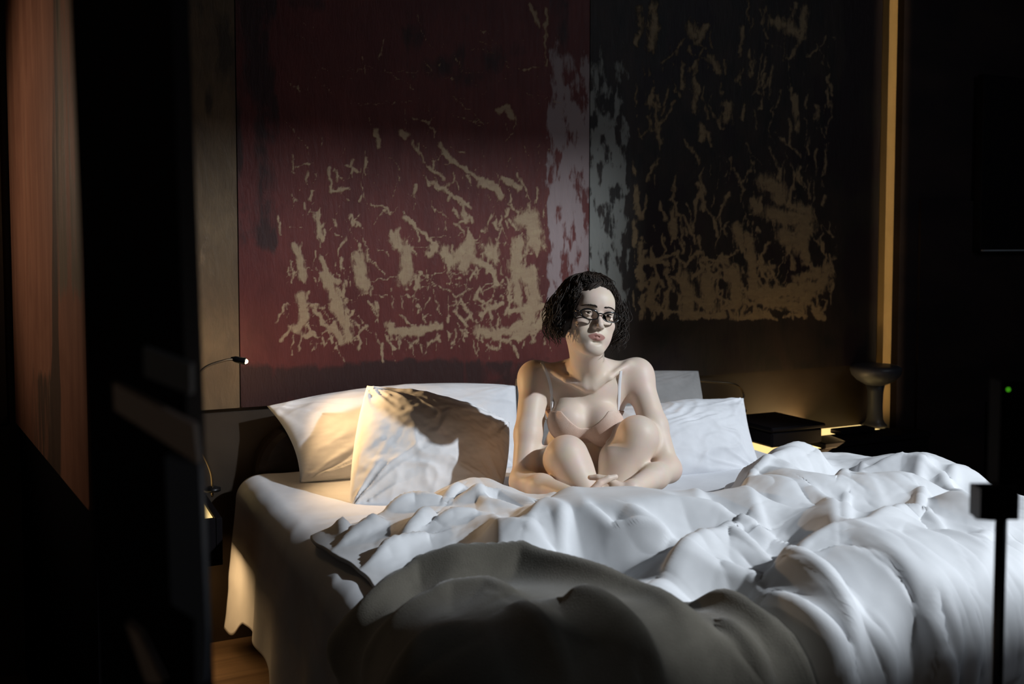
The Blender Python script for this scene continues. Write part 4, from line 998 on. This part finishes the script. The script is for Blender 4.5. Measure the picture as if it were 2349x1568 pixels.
for s in (-1, 1):
    mb = MB()
    for k in range(44):
        t = k/43; x0 = s*(0.011+0.039*t); z0 = 0.0185+0.0055*math.sin(t*2.3)-0.004*t; y0 = 0.0045-0.0165*t**1.6
        for r_ in (0, 1):
            zz = z0+rg.uniform(-0.0018, 0.0018)*(1.2-t); a = surf(x0, zz-0.001); b = surf(x0+s*0.0055, zz+0.0022*(1-1.6*t), 0.0012)
            mb.tube([a, (a+b)/2+HR[1]*0.0004, b], [0.0008, 0.0007, 0.0001], 4)
    mb.build('eyebrow', M_HAIR, person, smooth=True)
    mb = MB(); lid = []
    for k in range(22):
        t = k/21; x0 = s*(0.0205+0.0215*t); zc = -0.0015+0.0042*math.sqrt(max(0, 1-((x0-s*0.031)/0.0118)**2)); yy = -0.0150+math.sqrt(max(1e-6, 0.0146**2-(x0-s*0.031)**2))
        a = hl(x0, yy-0.0002, zc+0.0003); b = hl(x0+s*0.002, yy+0.0042, zc+0.0018); lid.append(a); mb.tube([a, b], [0.0005, 0.0001], 4)
    mb.tube(np.array(lid), 0.0006, 5); mb.build('eyelashes', M_HAIR, person, smooth=True)

# hair: cap plus wavy locks
fc = Field(hl(0, -0.08, 0.0)-0.17, hl(0, -0.08, 0.0)+0.17, 0.004)
for p in [hel((0, -0.108, 0.042), (0.082, 0.098, 0.090), 0.02), hel((-0.055, -0.110, -0.005), (0.040, 0.060, 0.055), 0.02), hel((0.064, -0.105, -0.005), (0.042, 0.060, 0.062), 0.02), hel((-0.064, -0.105, -0.010), (0.040, 0.060, 0.062), 0.02), hel((0, -0.155, -0.010), (0.070, 0.045, 0.06), 0.03),
          hel((0.019, -0.006, 0.026), (0.035, 0.036, 0.050), 0.010, '-'), hel((0, -0.02, -0.045), (0.062, 0.075, 0.070), 0.012, '-')]: fc.apply(p)
Vc, Qc = fc.mesh(); Lc = (Vc-HO)@HR.T
Vc = Vc+((Lc-np.array([0, -0.1, 0.02]))/0.1*(0.0022*np.sin(Lc[:, 2:3]*150+6*np.sin(Lc[:, 0:1]*60))+0.002*np.sin(Lc[:, 0:1]*190+Lc[:, 1:2]*120)))@HR
mh = MB(); mh.add(Vc, [tuple(q_) for q_ in Qc])
def lock(a0, side, length, amp, r0, ph, start):
    # start on the scalp, comb outward and down over an ellipsoid, then curl
    pts = []; 
    for k in range(15):
        t = k/14; el_ = start+(length)*t      # polar angle from the crown
        rad = 1.0+0.07*math.sin(min(t, 1)*math.pi*0.9)+0.10*max(0, el_-1.3)
        x_ = 0.085*rad*math.sin(el_)*math.cos(a0); y_ = -0.108+0.100*rad*math.sin(el_)*math.sin(a0); z_ = 0.040+0.093*rad*math.cos(min(el_, 3.0))
        if el_ > 1.45: z_ -= (el_-1.45)*0.020
        wv_ = amp*t*math.sin(ph+t*9.5); wu = amp*t*math.cos(ph*1.7+t*8.0)
        x_ += wv_*abs(math.sin(a0))+wu*0.6*math.cos(a0); y_ += wv_*math.cos(a0)*0.9; z_ += wu*0.7
        pts.append(hl(x_, y_, z_))
    rr_ = r0*np.sin(np.pi*np.clip(np.linspace(0.12, 0.97, 15), 0, 1))**0.5
    mh.tube(np.array(pts), rr_, 6)
for k in range(1900):
    a = rg.uniform(0, 2*math.pi); front = math.sin(a)
    if front > 0.80: mx = rg.uniform(1.0, 1.12)
    elif front > 0.25: mx = 1.55+0.55*(0.80-front)/0.55+rg.uniform(-.1, .15)
    else: mx = rg.uniform(1.9, 2.25)
    st_ = rg.uniform(0.05, 1.1); 
    if st_ > mx-0.4: st_ = max(0.05, mx-0.5-rg.rand()*0.4)
    lock(a, 0, mx-st_, rg.uniform(0.004, 0.016), rg.uniform(0.0007, 0.0018), rg.uniform(0, 6.3), st_)
# loose curls framing the face
for s, n_ in ((-1, 260), (1, 260)):
    for k in range(n_):
        x_ = s*rg.uniform(0.074, 0.112); y_ = rg.uniform(-0.15, -0.050); z_ = rg.uniform(-0.02, 0.07); pts = []
        R_ = rg.uniform(0.006, 0.013); ph = rg.uniform(0, 6.3); ln_ = rg.uniform(0.05, 0.085)
        for t in np.linspace(0, 1, 16):
            pts.append(hl(x_+s*0.012*math.sin(t*3)+R_*math.cos(ph+t*7)*t, y_+R_*math.sin(ph+t*7)*t, z_-ln_*t))
        mh.tube(np.array(pts), 0.0013*np.sin(np.pi*np.linspace(0.15, 0.97, 16))**0.5, 6)
# hair swept from the parting across the image-left forehead
for k in range(130):
    o_ = rg.uniform(-0.005, 0.005, 3); u_ = rg.rand()
    pts = [hl(0.034-0.03*u_, -0.045-0.02*u_, 0.104), hl(0.008-0.02*u_, -0.022, 0.094-0.004*u_), hl(-0.020-0.012*u_, -0.010-0.006*u_, 0.068+0.008*u_), hl(-0.042-0.008*u_, -0.021-0.010*u_, 0.044+0.006*u_), hl(-0.064-0.008*u_, -0.046-0.012*u_, 0.026), hl(-0.076-0.012*u_, -0.062, -0.002-0.01*u_)]
    mh.tube(spline([p_+o_ for p_ in pts], 4), 0.0012, 5)
# strand falling over the image-left temple
for k in range(16):
    o_ = rg.uniform(-0.003, 0.003, 3); pts = [hl(-0.048, -0.022, 0.055)+o_, hl(-0.060, -0.022, 0.030)+o_, hl(-0.066, -0.030, 0.002)+o_*1.3, hl(-0.058, -0.028, -0.022)+o_*1.6, hl(-0.050, -0.022, -0.034)+o_*2, hl(-0.054, -0.020, -0.044)+o_*2]
    mh.tube(spline(pts, 5), 0.0009, 5)
mh.build('hair', M_HAIR, person, smooth=True)

# bra: offset of the body surface inside two cups, plus band and straps
M_LACE = cloth_mat('blush_lace', (0.62, 0.42, 0.33), (0.76, 0.60, 0.50), 700, 0.5, 0.8)
cuL, cuR = J(1290, 980, 3.02), J(1392, 990, 3.015)
Fg = Field(np.minimum(cuL, cuR)-0.14, np.maximum(cuL, cuR)+0.14, 0.003)
TB = [p for i, p in enumerate(B[:9])]
for p in TB: Fg.apply(p)
Xg, Yg, Zg = np.meshgrid(*Fg.ax, indexing='ij'); Pg = np.stack([Xg, Yg, Zg], -1)-((cuL+cuR)/2)
gx = Pg@RT; gy = Pg@CF; gz = Zg-((cuL+cuR)/2)[2]
ds_ = float(np.abs((cuR-cuL)@RT))/2
edge_ = 0.006+0.052*np.clip((np.abs(gx)-0.012)/0.060, 0, 1)**1.3-0.02*np.clip((np.abs(gx)-0.085)/0.05, 0, 2)
top = gz-edge_
reg = np.maximum.reduce([top, -(gz+0.055), -(gy+0.12)])
Fg.F = np.maximum(Fg.F-0.0030, reg.astype(np.float32)); Fg.F = np.maximum(Fg.F, -(Fg.F*0+1))
Vg, Qg = Fg.mesh()
bra = mesh_obj('bra', Vg, Qg, M_LACE, person)
M_STRAP = cloth_mat('white_strap', (0.72, 0.72, 0.74), (0.78, 0.78, 0.80), 800, 0.2)
def strap(pxs):
    c = []
    for (a, b) in pxs:
        r_ = ray(a, b); r_ /= np.linalg.norm(r_); hit = bvh.ray_cast(Vector(CAM+r_*2.2), Vector(r_), 2.0)
        if hit[0] is not None: c.append((np.array(hit[0]), np.array(hit[1])))
    if len(c) < 2: return
    pts = spline([q_[0] for q_ in c], 6); V = []; w_ = 0.0048
    nr = spline([q_[1] for q_ in c], 6)
    T = np.gradient(pts, axis=0); T /= np.linalg.norm(T, axis=1, keepdims=True); 
    for i in range(len(pts)):
        n_ = nr[i]/np.linalg.norm(nr[i]); n_ = n_ if n_@(CAM-pts[i]) > 0 else -n_; b_ = np.cross(T[i], n_); b_ /= np.linalg.norm(b_)
        for (u_, v_) in ((-w_, -0.001), (-w_, 0.0022), (0, 0.0030), (w_, 0.0022), (w_, -0.001)): V.append(pts[i]+b_*u_+n_*v_)
    m_ = len(pts); F = [(i*5+j, i*5+(j+1) % 5, (i+1)*5+(j+1) % 5, (i+1)*5+j) for i in range(m_-1) for j in range(5)]
    MB().add(V, F).build('bra_strap', M_STRAP, person, smooth=False)
strap([(1243, 832), (1250, 846), (1258, 865), (1264, 890), (1266, 915), (1266, 940), (1268, 958)])
strap([(1433, 803), (1429, 822), (1424, 850), (1421, 880), (1420, 910), (1418, 940)])

# ------------------------------------------------------------------ eyeglasses
gls = empty('eyeglasses', tuple(hl(0, 0.01, 0))); tag(gls, 'black oval-framed eyeglasses worn low on the seated person\'s nose', 'glasses')
M_GF = mat('black_acetate', (0.006, 0.006, 0.007), 0.18, spec=0.6)
M_LENS = mat('lens_glass', (1, 1, 1), 0.03)
_t = N(M_LENS, 'ShaderNodeBsdfTransparent'); _g = N(M_LENS, 'ShaderNodeBsdfGlossy'); _g.inputs['Roughness'].default_value = 0.04; _x = N(M_LENS, 'ShaderNodeMixShader')
_f = N(M_LENS, 'ShaderNodeFresnel'); _f.inputs[0].default_value = 1.2; L(M_LENS, _f.outputs[0], _x.inputs[0]); L(M_LENS, _t.outputs[0], _x.inputs[1]); L(M_LENS, _g.outputs[0], _x.inputs[2])
L(M_LENS, _x.outputs[0], [n for n in M_LENS.node_tree.nodes if n.type == 'OUTPUT_MATERIAL'][0].inputs[0])
gz0 = -0.008; gy0 = 0.0165
fr = MB()
for s in (-1, 1):
    cx_ = s*0.0335; ring = []
    for k in range(40):
        t = 2*math.pi*k/40; ex = 0.0262*math.copysign(abs(math.cos(t))**0.85, math.cos(t)); ez = 0.0145*math.copysign(abs(math.sin(t))**0.85, math.sin(t))
        xx = cx_+ex; ring.append(hl(xx, gy0-3.2*(abs(xx)-0.02)**2*1.6, gz0+ez+0.06*(abs(xx)-0.03)))
    ring = np.array(ring); rad = np.array([0.0016+0.0011*max(0, math.sin(2*math.pi*k/40)) for k in range(40)])
    fr.tube(ring, rad, 8, closed=True)
    c_ = ring.mean(0); n_ = len(ring); fr_v = np.vstack([c_+HR[1]*0.0018, ring*0.985+c_*0.015+HR[1]*0.0004, ring*0.985+c_*0.015-HR[1]*0.0006, c_+HR[1]*0.0008])
    F = [(0, 1+i, 1+(i+1) % n_) for i in range(n_)]+[(1+i, 1+n_+i, 1+n_+(i+1) % n_, 1+(i+1) % n_) for i in range(n_)]+[(2*n_+1, 1+n_+(i+1) % n_, 1+n_+i) for i in range(n_)]
    MB().add(fr_v, F).build('lens', M_LENS, gls, smooth=True)
    tp = MB(); h0 = hl(s*0.0605, gy0-0.010, gz0+0.007)
    tp.tube(spline([h0+HR[0]*s*-0.003, hl(s*0.069, gy0-0.018, gz0+0.007), hl(s*0.0755, -0.045, gz0+0.009), hl(s*0.0765, -0.085, gz0+0.012), hl(s*0.078, -0.105, gz0+0.008), hl(s*0.078, -0.118, gz0-0.010)], 5), 0.0019, 8); tp.build('temple', M_GF, gls, smooth=True)
    MB().ball(hl(s*0.0635, gy0-0.0095, gz0+0.0075), 0.0012, 8).build('rivet', mat('silver_rivet', (0.8, 0.8, 0.8), 0.2, 1.0), gls, smooth=True)
fr.tube(spline([hl(-0.0085, gy0, gz0+0.004), hl(-0.004, gy0+0.003, gz0+0.006), hl(0.004, gy0+0.003, gz0+0.006), hl(0.0085, gy0, gz0+0.004)], 6), 0.0019, 8)
fr.build('frame', M_GF, gls, smooth=True)
